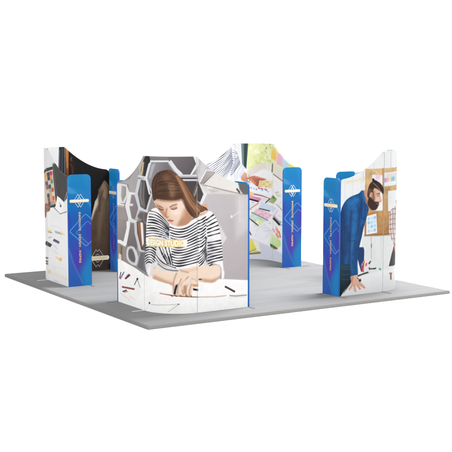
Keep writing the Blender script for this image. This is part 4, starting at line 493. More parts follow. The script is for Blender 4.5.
ART['right_out'] = [
('F',(238,239,240)),
('P',((-1.3556,2.5016),(-1.3329,.9691),(-1.32,.9683),(-1.3428,2.5013)),(222,224,225),{'s': 0.008}),
('P',((-1.1931,2.4983),(-1.1687,.9586),(-1.1557,.9577),(-1.1802,2.498)),(222,224,225),{'s': 0.008}),
('P',((-.9988,2.4943),(-.9723,.946),(-.9592,.9451),(-.9857,2.494)),(222,224,225),{'s': 0.008}),
('P',((-.7275,2.4888),(-.6981,.9284),(-.6848,.9276),(-.7142,2.4885)),(222,224,225),{'s': 0.008}),
('P',((-.3362,2.6537),(-.3206,2.0967),(-.3019,2.0959),(-.3183,2.6533)),(206,209,210),{'s': 0.006}),
('P',((-.143,2.649),(-.1096,2.0864),(-.0703,2.0842),(-.1122,2.6482)),(222,224,224),{'s': 0.006}),
('P',((-.5158,2.6569),(-.4935,2.6565),(-.4822,2.1028),(-.5046,2.1035)),(228,231,232),{'s': 0.008}),
('P',((-1.3012,1.9354),(-1.0783,1.9647),(-.8923,2.0019),(-.9041,2.0319),(-1.0882,1.9949),(-1.3096,1.9657)),(238,224,196),{'s': 0.008}),
('P',((-.9567,2.2022),(-.9521,1.9378),(-.9368,1.9373),(-.9414,2.2018)),(206,208,206),{'s': 0.008}),
('P',((-.9038,2.1673),(-.5283,2.1683),(.046,2.1737),(.046,.7558),(-.3101,.979),(-.9007,.9935),(-.9119,1.6346)),(214,180,130),{'g': (-.5805,2.1058,-.5586,.9897,(180,132,80)),'n': 0.04}),
('B',((-.8907,2.1669),(-.537,2.1564),(-.5349,2.0524),(-.8873,1.9779)),40,.005,.012,((178,134,84),(226,188,132),(196,150,96)),41,.6,.003,1),
('P',((-.5306,2.1736),(-.4926,2.1725),(-.4684,.9841),(-.5069,.9865)),(184,138,86),{'s': 0.006,'a': 0.8}),
('P',((-.8608,2.1488),(-.8531,1.7183),(-.8421,1.7178),(-.8498,2.1485)),(222,186,134),{'s': 0.006}),
('P',((-.7854,2.1648),(-.5843,2.0654),(-.5754,2.077),(-.7766,2.1763)),(228,206,160),{'s': 0.012}),
('P',((-.7504,2.0668),(-.523,2.048),(-.5047,1.4345),(-.7239,1.4338)),(239,239,241),{}),
('P',((-.6829,2.0715),(-.5706,2.0587),(-.581,1.9854),(-.6693,1.9747)),(236,202,226),{'s': 0.01}),
('P',((-.7039,1.9349),(-.5562,1.9296),(-.5564,1.9382),(-.704,1.9435)),(214,214,222),{'s': 0.008}),
('P',((-.4881,2.0883),(.016,2.1068),(-.0387,1.8655),(-.4804,1.8526)),(235,236,237),{}),
('P',((-.4387,2.0682),(-.0616,2.0829),(-.0797,2.0137),(-.4438,2.0084)),(220,220,216),{'s': 0.012}),
('P',((-.4773,1.9957),(-.4451,1.9992),(-.4435,1.9252),(-.4757,1.9172)),(150,130,200),{'s': 0.008,'a': 0.85}),
('P',((-.4398,1.9995),(-.4055,2.0027),(-.4038,1.9291),(-.4381,1.9213)),(230,130,180),{'s': 0.008,'a': 0.85}),
('P',((-.3998,2.003),(-.3628,2.006),(-.3609,1.9327),(-.3979,1.9251)),(240,170,150),{'s': 0.008,'a': 0.85}),
('P',((-.3565,2.0062),(-.3158,2.009),(-.3136,1.936),(-.3545,1.9287)),(240,222,130),{'s': 0.008,'a': 0.85}),
('P',((-.3088,2.0091),(-.2625,2.0115),(-.26,1.9388),(-.3065,1.932)),(110,200,220),{'s': 0.008,'a': 0.85}),
('P',((-.2544,2.0116),(-.1988,2.0134),(-.1957,1.9409),(-.2517,1.9347)),(80,170,220),{'s': 0.008,'a': 0.85}),
('P',((-.1886,2.0133),(-.1125,2.0137),(-.1078,1.9413),(-.1852,1.9366)),(150,205,235),{'s': 0.008,'a': 0.85}),
('P',((-.039,2.11),(-.0704,1.8678),(.0171,1.8615),(.046,2.1049)),(200,190,170),{'s': 0.006}),
('P',((-.3852,1.7697),(.046,1.7653),(.046,1.3815),(-.3765,1.4157)),(234,236,238),{}),
('P',((-.3543,1.7139),(-.0758,1.7098),(-.0799,1.7162),(-.3556,1.7201)),(210,214,218),{'s': 0.006}),
('P',((-.3532,1.672),(-.0722,1.6671),(-.0764,1.6736),(-.3545,1.6782)),(210,214,218),{'s': 0.006}),
('P',((-.3521,1.6301),(-.0685,1.6245),(-.0728,1.631),(-.3534,1.6363)),(210,214,218),{'s': 0.006}),
('P',((-.351,1.5881),(-.0646,1.5818),(-.0691,1.5883),(-.3523,1.5943)),(210,214,218),{'s': 0.006}),
('P',((-.3499,1.5462),(-.0607,1.539),(-.0653,1.5456),(-.3512,1.5523)),(210,214,218),{'s': 0.006}),
('P',((-.9077,1.3927),(-.6119,1.4298),(-.6043,1.0363),(-.901,1.0109)),(186,128,70),{'s': 0.006}),
('P',((-.8634,1.3525),(-.6454,1.3889),(-.6206,1.0522),(-.8637,1.0335)),(238,241,243),{}),
('P',((-.8388,1.3274),(-.7874,1.3342),(-.7865,1.2818),(-.8378,1.275)),(170,210,238),{'s': 0.006,'a': 0.9}),
('P',((-.8375,1.256),(-.7861,1.2627),(-.7852,1.2102),(-.8365,1.2035)),(150,196,230),{'s': 0.006,'a': 0.9}),
('P',((-.8362,1.1845),(-.7848,1.1911),(-.7838,1.1385),(-.8353,1.132)),(196,222,240),{'s': 0.006,'a': 0.9}),
('P',((-.8349,1.1129),(-.7835,1.1194),(-.7825,1.0668),(-.834,1.0603)),(170,210,238),{'s': 0.006,'a': 0.9}),
('P',((-.7723,1.3358),(-.7208,1.3426),(-.7198,1.2901),(-.7713,1.2833)),(196,222,240),{'s': 0.006,'a': 0.9}),
('P',((-.771,1.2642),(-.7194,1.271),(-.7184,1.2184),(-.77,1.2117)),(170,210,238),{'s': 0.006,'a': 0.9}),
('P',((-.7697,1.1926),(-.7181,1.1992),(-.7171,1.1466),(-.7687,1.14)),(150,196,230),{'s': 0.006,'a': 0.9}),
('P',((-.7683,1.1209),(-.7167,1.1274),(-.7158,1.0747),(-.7674,1.0683)),(196,222,240),{'s': 0.006,'a': 0.9}),
('P',((-.7056,1.3442),(-.6539,1.3511),(-.6529,1.2984),(-.7046,1.2917)),(150,196,230),{'s': 0.006,'a': 0.9}),
('P',((-.7042,1.2725),(-.6525,1.2793),(-.6515,1.2266),(-.7032,1.2199)),(196,222,240),{'s': 0.006,'a': 0.9}),
('P',((-.7029,1.2008),(-.6511,1.2074),(-.6501,1.1547),(-.7019,1.1481)),(170,210,238),{'s': 0.006,'a': 0.9}),
('P',((-.7015,1.1289),(-.6497,1.1355),(-.6487,1.0827),(-.7005,1.0762)),(150,196,230),{'s': 0.006,'a': 0.9}),
('P',((-.9112,1.0126),(-.6066,1.0033),(-.337,1.0044),(-.3407,1.0241),(-.6086,1.0227),(-.9125,1.0318)),(150,96,50),{'s': 0.004}),
('P',((-.958,1.0041),(-.3406,.9922),(.046,.7548),(.046,.2855),(-.9465,.3344)),(227,229,228),{}),
('P',((-.9113,1.0009),(-.6067,.9867),(-.329,.9822),(-.3311,.9964),(-.6077,1.0008),(-.9119,1.0148)),(180,186,188),{'s': 0.006}),
('P',((-.7593,.9888),(-.7491,.5995),(-.7379,.5988),(-.7482,.9882)),(150,150,148),{'s': 0.004}),
('P',((-.7543,.8688),(-.753,.7968),(-.7352,.7956),(-.7365,.8676)),(70,68,66),{'s': 0.004}),
('P',((-.5359,.9893),(-.5248,.5831),(-.5135,.5823),(-.5246,.9887)),(206,208,206),{'s': 0.006}),
('P',((-.7449,.9314),(-.6468,.9251),(-.6394,.5385),(-.7378,.5458)),(220,222,220),{'s': 0.02,'a': 0.6}),
('P',((-.3389,1.3621),(-.2917,1.4362),(-.1214,1.4866),(.046,1.5266),(.044,.4681),(-.0639,.6965),(-.2534,.8959),(-.342,1.0453)),(224,212,210),{'k': 'pl'}),
('P',((-.3749,1.4113),(-.2165,1.4417),(.044,1.413),(.044,1.4264),(-.2221,1.4552),(-.3839,1.4237)),(120,84,92),{'s': 0.006,'a': 0.8,'c': 'pl'}),
('P',((-.3735,1.3302),(-.2135,1.3531),(.044,1.3236),(.044,1.337),(-.2182,1.3666),(-.3813,1.343)),(120,84,92),{'s': 0.006,'a': 0.8,'c': 'pl'}),
('P',((-.3722,1.2491),(-.2105,1.2644),(.044,1.2342),(.044,1.2476),(-.2142,1.2779),(-.3786,1.2621)),(120,84,92),{'s': 0.006,'a': 0.8,'c': 'pl'}),
('P',((-.3709,1.168),(-.2075,1.1756),(.044,1.1447),(.044,1.1581),(-.2102,1.1891),(-.3759,1.1812)),(120,84,92),{'s': 0.006,'a': 0.8,'c': 'pl'}),
('P',((-.3696,1.0868),(-.2044,1.0867),(.044,1.055),(.044,1.0685),(-.2061,1.1001),(-.3732,1.1001)),(120,84,92),{'s': 0.006,'a': 0.8,'c': 'pl'}),
('P',((-.3684,1.0055),(-.2013,.9977),(.044,.9653),(.044,.9788),(-.2019,1.0111),(-.3703,1.0189)),(120,84,92),{'s': 0.006,'a': 0.8,'c': 'pl'}),
('P',((-.3671,.9242),(-.1982,.9086),(.044,.8756),(.044,.889),(-.1976,.9218),(-.3675,.9375)),(120,84,92),{'s': 0.006,'a': 0.8,'c': 'pl'}),
('P',((-.3659,.8429),(-.195,.8193),(.044,.7857),(.044,.7992),(-.1933,.8324),(-.3646,.856)),(120,84,92),{'s': 0.006,'a': 0.8,'c': 'pl'}),
('P',((-.3647,.7615),(-.1917,.73),(.044,.6957),(.044,.7092),(-.1889,.7429),(-.3617,.7744)),(120,84,92),{'s': 0.006,'a': 0.8,'c': 'pl'}),
('P',((-.3158,1.5012),(-.3124,1.1662),(-.2278,.7152),(-.2028,.7133),(-.2932,1.1651),(-.2969,1.4998)),(128,96,102),{'s': 0.006,'a': 0.75,'c': 'pl'}),
('P',((-.237,1.4957),(-.2325,1.1595),(-.1187,.7028),(-.0734,.6981),(-.2078,1.1577),(-.2128,1.4938)),(128,96,102),{'s': 0.006,'a': 0.75,'c': 'pl'}),
('P',((-.1277,1.4872),(-.1201,1.149),(.046,.6825),(.046,.6835),(-.0753,1.1449),(-.0855,1.4835)),(128,96,102),{'s': 0.006,'a': 0.75,'c': 'pl'}),
('P',((.046,1.4724),(.046,1.1322),(.046,.6833),(.044,.6846),(.046,1.1327),(.046,1.4725)),(128,96,102),{'s': 0.006,'a': 0.75,'c': 'pl'}),
('P',((-.0768,1.5881),(.046,1.3994),(.046,1.4025),(.046,1.5808)),(150,110,88),{'s': 0.01}),
('P',((-.1939,1.3515),(-.2238,1.0343),(-.0046,.7591),(.046,.7568),(-.1799,1.0312),(-.1434,1.3462)),(176,160,160),{'s': 0.016,'a': 0.7,'c': 'pl'}),
('P',((-.2292,.6446),(-.1631,.7797),(.046,.8087),(.046,.7198),(.046,.5396),(-.0886,.5741)),(58,52,54),{'s': 0.006}),
('P',((-.1413,.7773),(.0081,.7953),(.046,.6831),(.046,.564),(-.0571,.6239)),(218,158,132),{'s': 0.006}),
('P',((-1.5048,-.0516),(-1.407,.0086),(-1.2074,.241),(-.8801,.322),(-.5357,.3965),(.044,.4176),(.044,-.2202)),(238,239,240),{'g': (-.7702,.3728,-.7184,-.0191,(228,229,230))}),
('P',((-.2378,.6633),(-.1617,.7511),(.046,.5749),(.046,.5685),(.046,.4386),(-.1214,.4278),(-.3315,.4387)),(50,46,49),{}),
('P',((-1.0862,.2935),(-1.0388,.3384),(-.8192,.3837),(-.7922,.364),(-.9465,.3344)),(26,28,36),{'s': 0.004}),
('P',((-1.0385,.6109),(-.9647,.3927),(-.9392,.3959),(-1.0132,.6144)),(40,34,50),{'s': 0.004}),
('P',((-.9976,.5804),(-.9372,.3908),(-.9137,.3936),(-.9742,.5832)),(60,70,160),{'s': 0.004}),
('P',((-.911,.5849),(-.9474,.3956),(-.9212,.3902),(-.8848,.5796)),(232,100,60),{'s': 0.004}),
('P',((-.8578,.5409),(-.9171,.395),(-.8896,.3858),(-.8303,.5318)),(222,50,66),{'s': 0.004}),
('P',((-.9691,.5158),(-.9272,.3833),(-.9058,.3857),(-.9478,.5183)),(206,60,90),{'s': 0.004}),
('P',((-.937,.55),(-.9309,.4553),(-.9133,.4544),(-.9194,.5492)),(60,50,120),{'s': 0.004}),
('P',((-.7753,.5109),(-.767,.5419),(-.7974,.5495),(-.8057,.5186)),(36,34,38),{'s': 0.004}),
('P',((-.7691,.5355),(-.7429,.5581),(-.76,.5707),(-.7862,.5482)),(40,38,42),{'s': 0.004}),
('P',((-.7875,.4172),(-.6359,.4177),(-.6388,.4372),(-.7903,.4367)),(38,36,40),{'s': 0.004}),
('P',((-.8,.4534),(-.7861,.4172),(-.7648,.4206),(-.7788,.4568)),(30,28,32),{'s': 0.004}),
('P',((-.6807,.4058),(-.6276,.4334),(-.6386,.4455),(-.6917,.4179)),(50,48,50),{'s': 0.004}),
('P',((-.5772,.4151),(-.536,.3801),(-.5125,.397),(-.5537,.432)),(46,160,140),{'s': 0.004}),
('P',((-.308,.3),(-.2057,.2911),(-.2098,.3113),(-.3111,.3199)),(110,86,80),{'s': 0.004}),
('P',((-.2917,.3058),(-.2816,.194),(-.2342,.1887),(-.2459,.301)),(150,112,100),{'s': 0.004}),
('P',((-.2514,.2976),(-.2402,.1926),(-.2243,.1908),(-.2361,.296)),(90,70,66),{'s': 0.004}),
('P',((-.8961,.4808),(-.8521,.4914),(-.8459,.3894),(-.9032,.3834)),(230,226,232),{'s': 0.004}),
('P',((-1.0367,.3027),(-.5451,.3771),(.044,.3911),(.046,.3996),(-.5482,.3859),(-1.0399,.3113)),(222,222,220),{'s': 0.006}),
('P',((-.9219,.8181),(-.9023,.7675),(-.9055,.5899),(-.9421,.5431),(-1.0036,.4984),(-1.0169,.5537),(-1.0492,.63),(-1.0462,.8265)),(16,58,108),{}),
('P',((-1.4514,.7195),(-1.1953,.5801),(-1.1556,.4036),(-1.1858,.2496),(-1.2925,.1371),(-1.4069,.0017),(-1.5048,-.0516)),(26,62,80),{'s': 0.006,'g': (-1.4283,.5975,-1.2064,.1818,(14,30,42))}),
('P',((-1.4068,.5219),(-1.2981,.4997),(-1.2106,.5016),(-1.2124,.5121),(-1.2978,.51),(-1.4049,.532)),(58,104,122),{'s': 0.008,'a': 0.7}),
('P',((-1.4062,.4805),(-1.2975,.4581),(-1.21,.46),(-1.2117,.4704),(-1.2972,.4685),(-1.4043,.4906)),(58,104,122),{'s': 0.008,'a': 0.7}),
('P',((-1.4048,.3838),(-1.296,.3611),(-1.2084,.3627),(-1.2102,.3732),(-1.2958,.3715),(-1.4029,.3939)),(58,104,122),{'s': 0.008,'a': 0.7}),
('P',((-1.4036,.2974),(-1.2947,.2744),(-1.2071,.2758),(-1.2089,.2862),(-1.2945,.2847),(-1.4017,.3074)),(58,104,122),{'s': 0.008,'a': 0.7}),
('P',((-1.2713,.17),(-1.1652,.3244),(-1.1852,.2148),(-1.3558,.0386)),(12,18,26),{'s': 0.01}),
('P',((-1.5138,.6039),(-1.5095,.814),(-1.4775,1.0638),(-1.4533,1.2707),(-1.4274,1.4364),(-1.4046,1.5192),(-1.3781,1.5669),(-1.3425,1.6173),(-1.2981,1.6587),(-1.2423,1.6911),(-1.1786,1.7166),(-1.1029,1.736),(-1.0362,1.7535),(-1.0072,1.7771),(-.989,1.7962),(-.9595,1.8058),(-.9323,1.7974),(-.9162,1.7535),(-.9042,1.6963),(-.8943,1.6433),(-.8805,1.5918),(-.8494,1.545),(-.8217,1.5026),(-.8175,1.4684),(-.8248,1.4335),(-.84,1.3868),(-.8584,1.3382),(-.8728,1.296),(-.8877,1.2531),(-.9063,1.2054),(-.9254,1.1512),(-.941,1.0871),(-.9582,1.0145),(-.983,.9315),(-1.0078,.8442),(-1.0266,.7587),(-1.04,.6728),(-1.0455,.585),(-1.0458,.4993),(-1.0363,.4126),(-1.0367,.3452),(-1.074,.3265),(-1.1217,.3278),(-1.1635,.3208),(-1.1958,.3338),(-1.2032,.4013),(-1.2045,.4768),(-1.2105,.5213),(-1.2295,.548),(-1.2764,.5499),(-1.3417,.5496),(-1.4372,.5481)),(15,76,134),{'k': 'sh','n': 0.08}),
('P',((-1.5119,.4664),(-1.4612,1.4211),(-1.3568,1.5693),(-1.3203,1.277),(-1.3036,.8812),(-1.3413,.522)),(14,44,88),{'s': 0.032,'a': 0.85,'c': 'sh'}),
('P',((-1.2935,1.6346),(-1.1007,1.7116),(-1.0125,1.6391),(-1.1612,1.44),(-1.2212,1.1341),(-1.2665,1.274)),(32,112,178),{'s': 0.036,'a': 0.8,'c': 'sh'}),
('P',((-1.1823,1.4068),(-1.0761,1.5389),(-1.0486,1.1929),(-1.129,.7831),(-1.1692,.5781),(-1.2056,.9609)),(38,120,186),{'s': 0.032,'a': 0.7,'c': 'sh'}),
('P',((-.9919,1.707),(-.88,1.5641),(-.8763,1.3564),(-.9483,1.2045),(-.9959,1.4317)),(16,64,120),{'s': 0.02,'a': 0.8,'c': 'sh'}),
('P',((-1.0678,1.5714),(-1.0534,1.4995),(-1.0347,1.397),(-1.0285,1.296),(-1.045,1.2084),(-1.0743,1.1203),(-1.1022,1.0255),(-1.1256,.9088),(-1.1473,.7865),(-1.1623,.7004),(-1.1364,.6955),(-1.1214,.7817),(-1.0997,.9038),(-1.0765,1.0198),(-1.0488,1.1136),(-1.0193,1.2025),(-1.0023,1.2934),(-1.0086,1.3974),(-1.0276,1.501),(-1.042,1.5732)),(12,52,104),{'s': 0.01,'a': 0.7,'c': 'sh'}),
('P',((-1.2416,.9539),(-1.2255,.9502),(-1.2018,.945),(-1.1753,.9409),(-1.1441,.9392),(-1.1109,.9388),(-1.0875,.9387),(-1.0888,.9508),(-1.1121,.951),(-1.1449,.9514),(-1.1748,.9529),(-1.1997,.9567),(-1.2227,.9618),(-1.2387,.9655)),(10,36,72),{'s': 0.01,'a': 0.8,'c': 'sh'}),
('P',((-1.3084,1.2069),(-1.2997,1.1455),(-1.2881,1.0574),(-1.2834,.9662),(-1.2923,.868),(-1.3082,.766),(-1.3201,.6941),(-1.2987,.6902),(-1.2868,.7622),(-1.2709,.8647),(-1.2618,.9643),(-1.2666,1.0571),(-1.2782,1.1459),(-1.2871,1.2075)),(10,36,76),{'s': 0.01,'a': 0.7,'c': 'sh'}),
('P',((-.9786,1.6384),(-.9855,1.5826),(-.9943,1.5037),(-.997,1.4315),(-.9871,1.3736),(-.9711,1.3236),(-.9593,1.2896),(-.9403,1.2926),(-.952,1.3264),(-.9678,1.3754),(-.9773,1.431),(-.9747,1.5016),(-.9659,1.5801),(-.9591,1.6359)),(8,36,76),{'s': 0.01,'a': 0.8,'c': 'sh'}),
('P',((-1.1198,.8866),(-1.1223,.8124),(-1.1253,.7073),(-1.124,.6091),(-1.1142,.5255),(-1.1002,.4495),(-1.09,.3971),(-1.0683,.3978),(-1.0786,.4502),(-1.0926,.5257),(-1.1022,.6082),(-1.1035,.7054),(-1.1005,.8103),(-1.098,.8845)),(14,60,112),{'s': 0.01,'a': 0.7,'c': 'sh'}),
('P',((-1.1833,.8569),(-1.1902,.8061),(-1.1992,.7322),(-1.2018,.6496),(-1.1915,.5508),(-1.1749,.4441),(-1.1626,.3684),(-1.1431,.3687),(-1.1554,.4443),(-1.1721,.5508),(-1.1823,.6485),(-1.1797,.7297),(-1.1708,.803),(-1.1639,.8537)),(44,126,190),{'s': 0.01,'a': 0.6,'c': 'sh'}),
('P',((-1.0813,1.1954),(-1.0866,1.1242),(-1.0938,1.0261),(-1.0991,.9547),(-1.0774,.9521),(-1.0721,1.0235),(-1.0648,1.1216),(-1.0596,1.193)),(50,132,196),{'s': 0.01,'a': 0.6,'c': 'sh'}),
('P',((-.9306,1.5153),(-.9348,1.4759),(-.9411,1.4194),(-.9498,1.3612),(-.9633,1.2994),(-.9792,1.2357),(-.9906,1.1909),(-.9755,1.1875),(-.9641,1.2324),(-.9482,1.2963),(-.9346,1.3585),(-.9258,1.4172),(-.9195,1.4739),(-.9153,1.5134)),(46,120,184),{'s': 0.01,'a': 0.6,'c': 'sh'}),
('P',((-1.2188,1.5407),(-1.1976,1.5637),(-1.1674,1.5955),(-1.1358,1.6207),(-1.0999,1.6345),(-1.06,1.6432),(-1.0313,1.6489),(-1.0379,1.6656),(-1.067,1.6599),(-1.1088,1.6506),(-1.1493,1.6348),(-1.1842,1.6072),(-1.2153,1.5746),(-1.2365,1.5515)),(52,134,196),{'s': 0.01,'a': 0.6,'c': 'sh'}),
('P',((-.9949,1.3407),(-.9785,1.3292),(-.9551,1.3132),(-.9326,1.3017),(-.9128,1.3011),(-.898,1.3064),(-.889,1.3104),(-.8973,1.3211),(-.9059,1.3173),(-.917,1.313),(-.9281,1.313),(-.9465,1.3227),(-.969,1.3381),(-.9853,1.3495)),(10,40,80),{'s': 0.01,'a': 0.8,'c': 'sh'}),
('P',((-1.3804,1.1431),(-1.3726,1.0412),(-1.3618,.9006),(-1.354,.7983),(-1.3368,.7978),(-1.3447,.9002),(-1.3555,1.0408),(-1.3633,1.1428)),(30,76,130),{'s': 0.01,'a': 0.6,'c': 'sh'}),
('P',((-1.2039,.3854),(-1.1836,.3754),(-1.1537,.3617),(-1.1218,.3539),(-1.0892,.3592),(-1.0578,.3706),(-1.0361,.3791),(-1.043,.3886),(-1.0645,.3802),(-1.0946,.3692),(-1.1226,.3644),(-1.1496,.3712),(-1.1779,.3843),(-1.1981,.3942)),(12,50,96),{'s': 0.01,'a': 0.8,'c': 'sh'}),
('L',((-1.3351,1.5512),(-1.3481,1.4684),(-1.3654,1.3498),(-1.3731,1.2286),(-1.3628,1.1145),(-1.3428,.9977),(-1.3251,.8826),(-1.3138,.7595),(-1.3048,.6381),(-1.2987,.5533)),((-.9251,1.6352),(-.9266,1.5375),(-.9299,1.3976),(-.9404,1.256),(-.9638,1.1297),(-.9945,1.002),(-1.0213,.8624),(-1.041,.6851),(-1.0569,.4956),(-1.0676,.3617)),46,.0069,((12,60,116),(30,106,174),(10,48,96),(40,122,190)),{'j': 0.9,'r': 44,'a': 0.28,'c': 'sh','s': 0.004}),
('L',((-1.4186,1.4189),(-1.3813,1.465),(-1.3276,1.5293),(-1.2712,1.5823),(-1.2176,1.6172),(-1.1612,1.6407),(-1.0995,1.643),(-1.0217,1.6089),(-.9383,1.5534),(-.8791,1.5123)),((-1.2977,.4841),(-1.2765,.5132),(-1.2459,.5531),(-1.2127,.5814),(-1.1766,.5864),(-1.1378,.5796),(-1.1038,.5732),(-1.0763,.5712),(-1.0537,.5695),(-1.0382,.5683)),34,.006,((12,56,108),(34,110,178)),{'j': 0.9,'r': 45,'a': 0.2,'c': 'sh','s': 0.006}),
('P',((-1.3184,1.2675),(-1.2927,1.288),(-1.2571,1.3144),(-1.2228,1.3266),(-1.1775,1.3148),(-1.1212,1.2889),(-1.08,1.2689),(-1.0637,1.2921),(-1.1053,1.3124),(-1.1654,1.3398),(-1.2261,1.3541),(-1.2775,1.3378),(-1.3175,1.3087),(-1.3436,1.2877)),(12,54,104),{'s': 0.028,'a': 0.4,'c': 'sh'}),
('P',((-1.2978,1.0948),(-1.2709,1.0707),(-1.2298,1.0367),(-1.1775,1.0144),(-1.117,1.0217),(-1.0574,1.0424),(-1.0161,1.0579),(-1.0334,1.0832),(-1.0741,1.0678),(-1.1299,1.0483),(-1.1751,1.0417),(-1.21,1.0579),(-1.2466,1.0886),(-1.273,1.1122)),(12,54,104),{'s': 0.028,'a': 0.4,'c': 'sh'}),
('P',((-1.2486,.7467),(-1.2257,.7283),(-1.1915,.7024),(-1.1513,.6843),(-1.11,.6889),(-1.0755,.7035),(-1.0527,.7143),(-1.0727,.7387),(-1.0948,.7282),(-1.1244,.7153),(-1.1474,.7116),(-1.1721,.7238),(-1.2029,.7473),(-1.2254,.7653)),(12,54,104),{'s': 0.028,'a': 0.4,'c': 'sh'}),
('P',((-1.279,1.4688),(-1.245,1.4492),(-1.1943,1.4221),(-1.1376,1.408),(-1.0821,1.4236),(-1.0323,1.4521),(-.9985,1.4729),(-1.0213,1.4952),(-1.0545,1.4747),(-1.1005,1.4481),(-1.1409,1.4355),(-1.1808,1.4466),(-1.2268,1.4714),(-1.2603,1.4906)),(12,54,104),{'s': 0.028,'a': 0.4,'c': 'sh'}),
('P',((-1.1975,.5027),(-1.1819,.5186),(-1.1611,.5382),(-1.147,.5452),(-1.126,.5345),(-1.0943,.5101),(-1.0708,.491),(-1.0472,.5096),(-1.0712,.529),(-1.1066,.556),(-1.1474,.573),(-1.1845,.5608),(-1.2096,.5377),(-1.2256,.5214)),(12,54,104),{'s': 0.028,'a': 0.4,'c': 'sh'}),
('P',((-1.226,1.4433),(-1.1623,1.5087),(-1.1796,1.2348),(-1.2061,.8575),(-1.1823,.5791),(-1.2257,.5824),(-1.2532,.964)),(9,46,92),{'s': 0.02,'a': 0.55,'c': 'sh'}),
('P',((-1.0413,1.5372),(-.9878,1.4658),(-.993,1.2589),(-1.0583,.9861),(-1.082,.5716),(-1.1126,.5739),(-1.0981,1.0232)),(10,52,100),{'s': 0.018,'a': 0.5,'c': 'sh'}),
('P',((-.9184,1.2548),(-.9594,1.0839),(-1.0204,.8103),(-1.047,.569),(-1.0645,.5703),(-1.0434,.8812),(-.9743,1.1887)),(9,44,88),{'s': 0.014,'a': 0.6,'c': 'sh'}),
('P',((-1.002,1.7899),(-.9367,1.801),(-.9044,1.7032),(-.8804,1.5883),(-.9373,1.584),(-.9828,1.6894)),(30,104,170),{'s': 0.006}),
('P',((-.9897,1.7749),(-.966,1.6703),(-.9205,1.5817),(-.9103,1.5844),(-.9554,1.6721),(-.9789,1.7759)),(12,46,92),{'s': 0.006}),
('P',((-.915,1.7021),(-.8555,1.5616),(-.8321,1.4744),(-.8191,1.4758),(-.8428,1.5638),(-.9025,1.7048)),(14,40,80),{'s': 0.006}),
('P',((-1.1986,.3266),(-1.1676,.3373),(-1.1249,.3403),(-1.0817,.3485),(-1.0444,.3436),(-1.0321,.3031),(-1.0181,.2524),(-.9723,.2118),(-.9233,.175),(-.8906,.1419),(-.8721,.1159),(-.8746,.1001),(-.8906,.0951),(-.9162,.1053),(-.9473,.1225),(-.9848,.1448),(-1.0103,.1577),(-.9948,.1373),(-.9721,.1097),(-.9707,.0955),(-.978,.0879),(-.9892,.0844),(-1.0092,.0932),(-1.0499,.135),(-1.085,.1691),(-1.0829,.1496),(-1.0717,.1135),(-1.07,.0812),(-1.0738,.0568),(-1.0881,.0516),(-1.1049,.0645),(-1.1169,.1101),(-1.128,.153),(-1.1379,.155),(-1.1525,.1404),(-1.1834,.1162),(-1.2135,.0964),(-1.2304,.0988),(-1.2323,.1178),(-1.2025,.1598),(-1.1721,.2062),(-1.1741,.2353),(-1.1853,.2615),(-1.1974,.2967)),(222,178,154),{'k': 'hd'}),
('P',((-1.1986,.3266),(-1.1309,.3309),(-1.1476,.2189),(-1.1721,.2062)),(186,126,102),{'s': 0.016,'a': 0.8,'c': 'hd'}),
('P',((-1.129,.1924),(-1.1212,.088),(-1.1081,.0873),(-1.1159,.1918)),(192,132,108),{'s': 0.008,'a': 0.7}),
('P',((-1.0537,.1836),(-.9964,.0994),(-.9849,.1035),(-1.0423,.1878)),(192,132,108),{'s': 0.008,'a': 0.7}),
('P',((-1.0091,.1884),(-.9078,.1052),(-.8989,.1121),(-1.0002,.1953)),(192,132,108),{'s': 0.008,'a': 0.7}),
('P',((-1.1531,.2022),(-1.2134,.1186),(-1.2019,.1125),(-1.1415,.1961)),(192,132,108),{'s': 0.008,'a': 0.7}),
('P',((-1.0657,.0635),(-1.069,.0566),(-1.0777,.0529),(-1.0885,.0539),(-1.0973,.0591),(-1.1008,.0666),(-1.0976,.0735),(-1.0889,.0772),(-1.078,.0762),(-1.0692,.071)),(226,120,104),{'s': 0.006}),
('P',((-.9667,.0944),(-.9699,.0875),(-.9787,.0838),(-.9896,.0847),(-.9985,.09),(-1.0019,.0975),(-.9987,.1044),(-.99,.1081),(-.9791,.1071),(-.9702,.1019)),(226,120,104),{'s': 0.006}),
('P',((-.8668,.1055),(-.87,.0986),(-.8788,.0949),(-.8898,.0958),(-.8987,.1011),(-.9022,.1086),(-.899,.1155),(-.8902,.1192),(-.8792,.1183),(-.8703,.113)),(226,120,104),{'s': 0.006}),
('P',((-1.2024,.1053),(-1.2056,.0984),(-1.2142,.0947),(-1.225,.0957),(-1.2338,.1009),(-1.2372,.1083),(-1.234,.1152),(-1.2254,.1189),(-1.2146,.1179),(-1.2058,.1127)),(226,120,104),{'s': 0.006}),
('P',((-1.2286,.0883),(-1.1476,.12),(-1.1059,.0532),(-1.0573,.0526),(-1.0594,.0632),(-1.0975,.0604),(-1.1447,.13),(-1.2352,.0979)),(206,204,206),{'s': 0.012}),
('P',((-1.0183,.2673),(-.9685,.2681),(-.9615,.2229),(-1.0051,.2217)),(30,28,34),{'s': 0.004}),
('P',((-1.0545,.2903),(-1.0231,.2679),(-1.0137,.2767),(-1.0451,.299)),(40,38,44),{}),
('P',((-.9323,1.8008),(-.8403,1.804),(-.772,1.6803),(-.7824,1.5249),(-.8215,1.4922),(-.8671,1.5808),(-.9041,1.686)),(206,150,124),{'s': 0.006}),
('P',((-.9013,1.6831),(-.8325,1.5246),(-.8117,1.5291),(-.8805,1.6877)),(160,106,84),{'s': 0.012}),
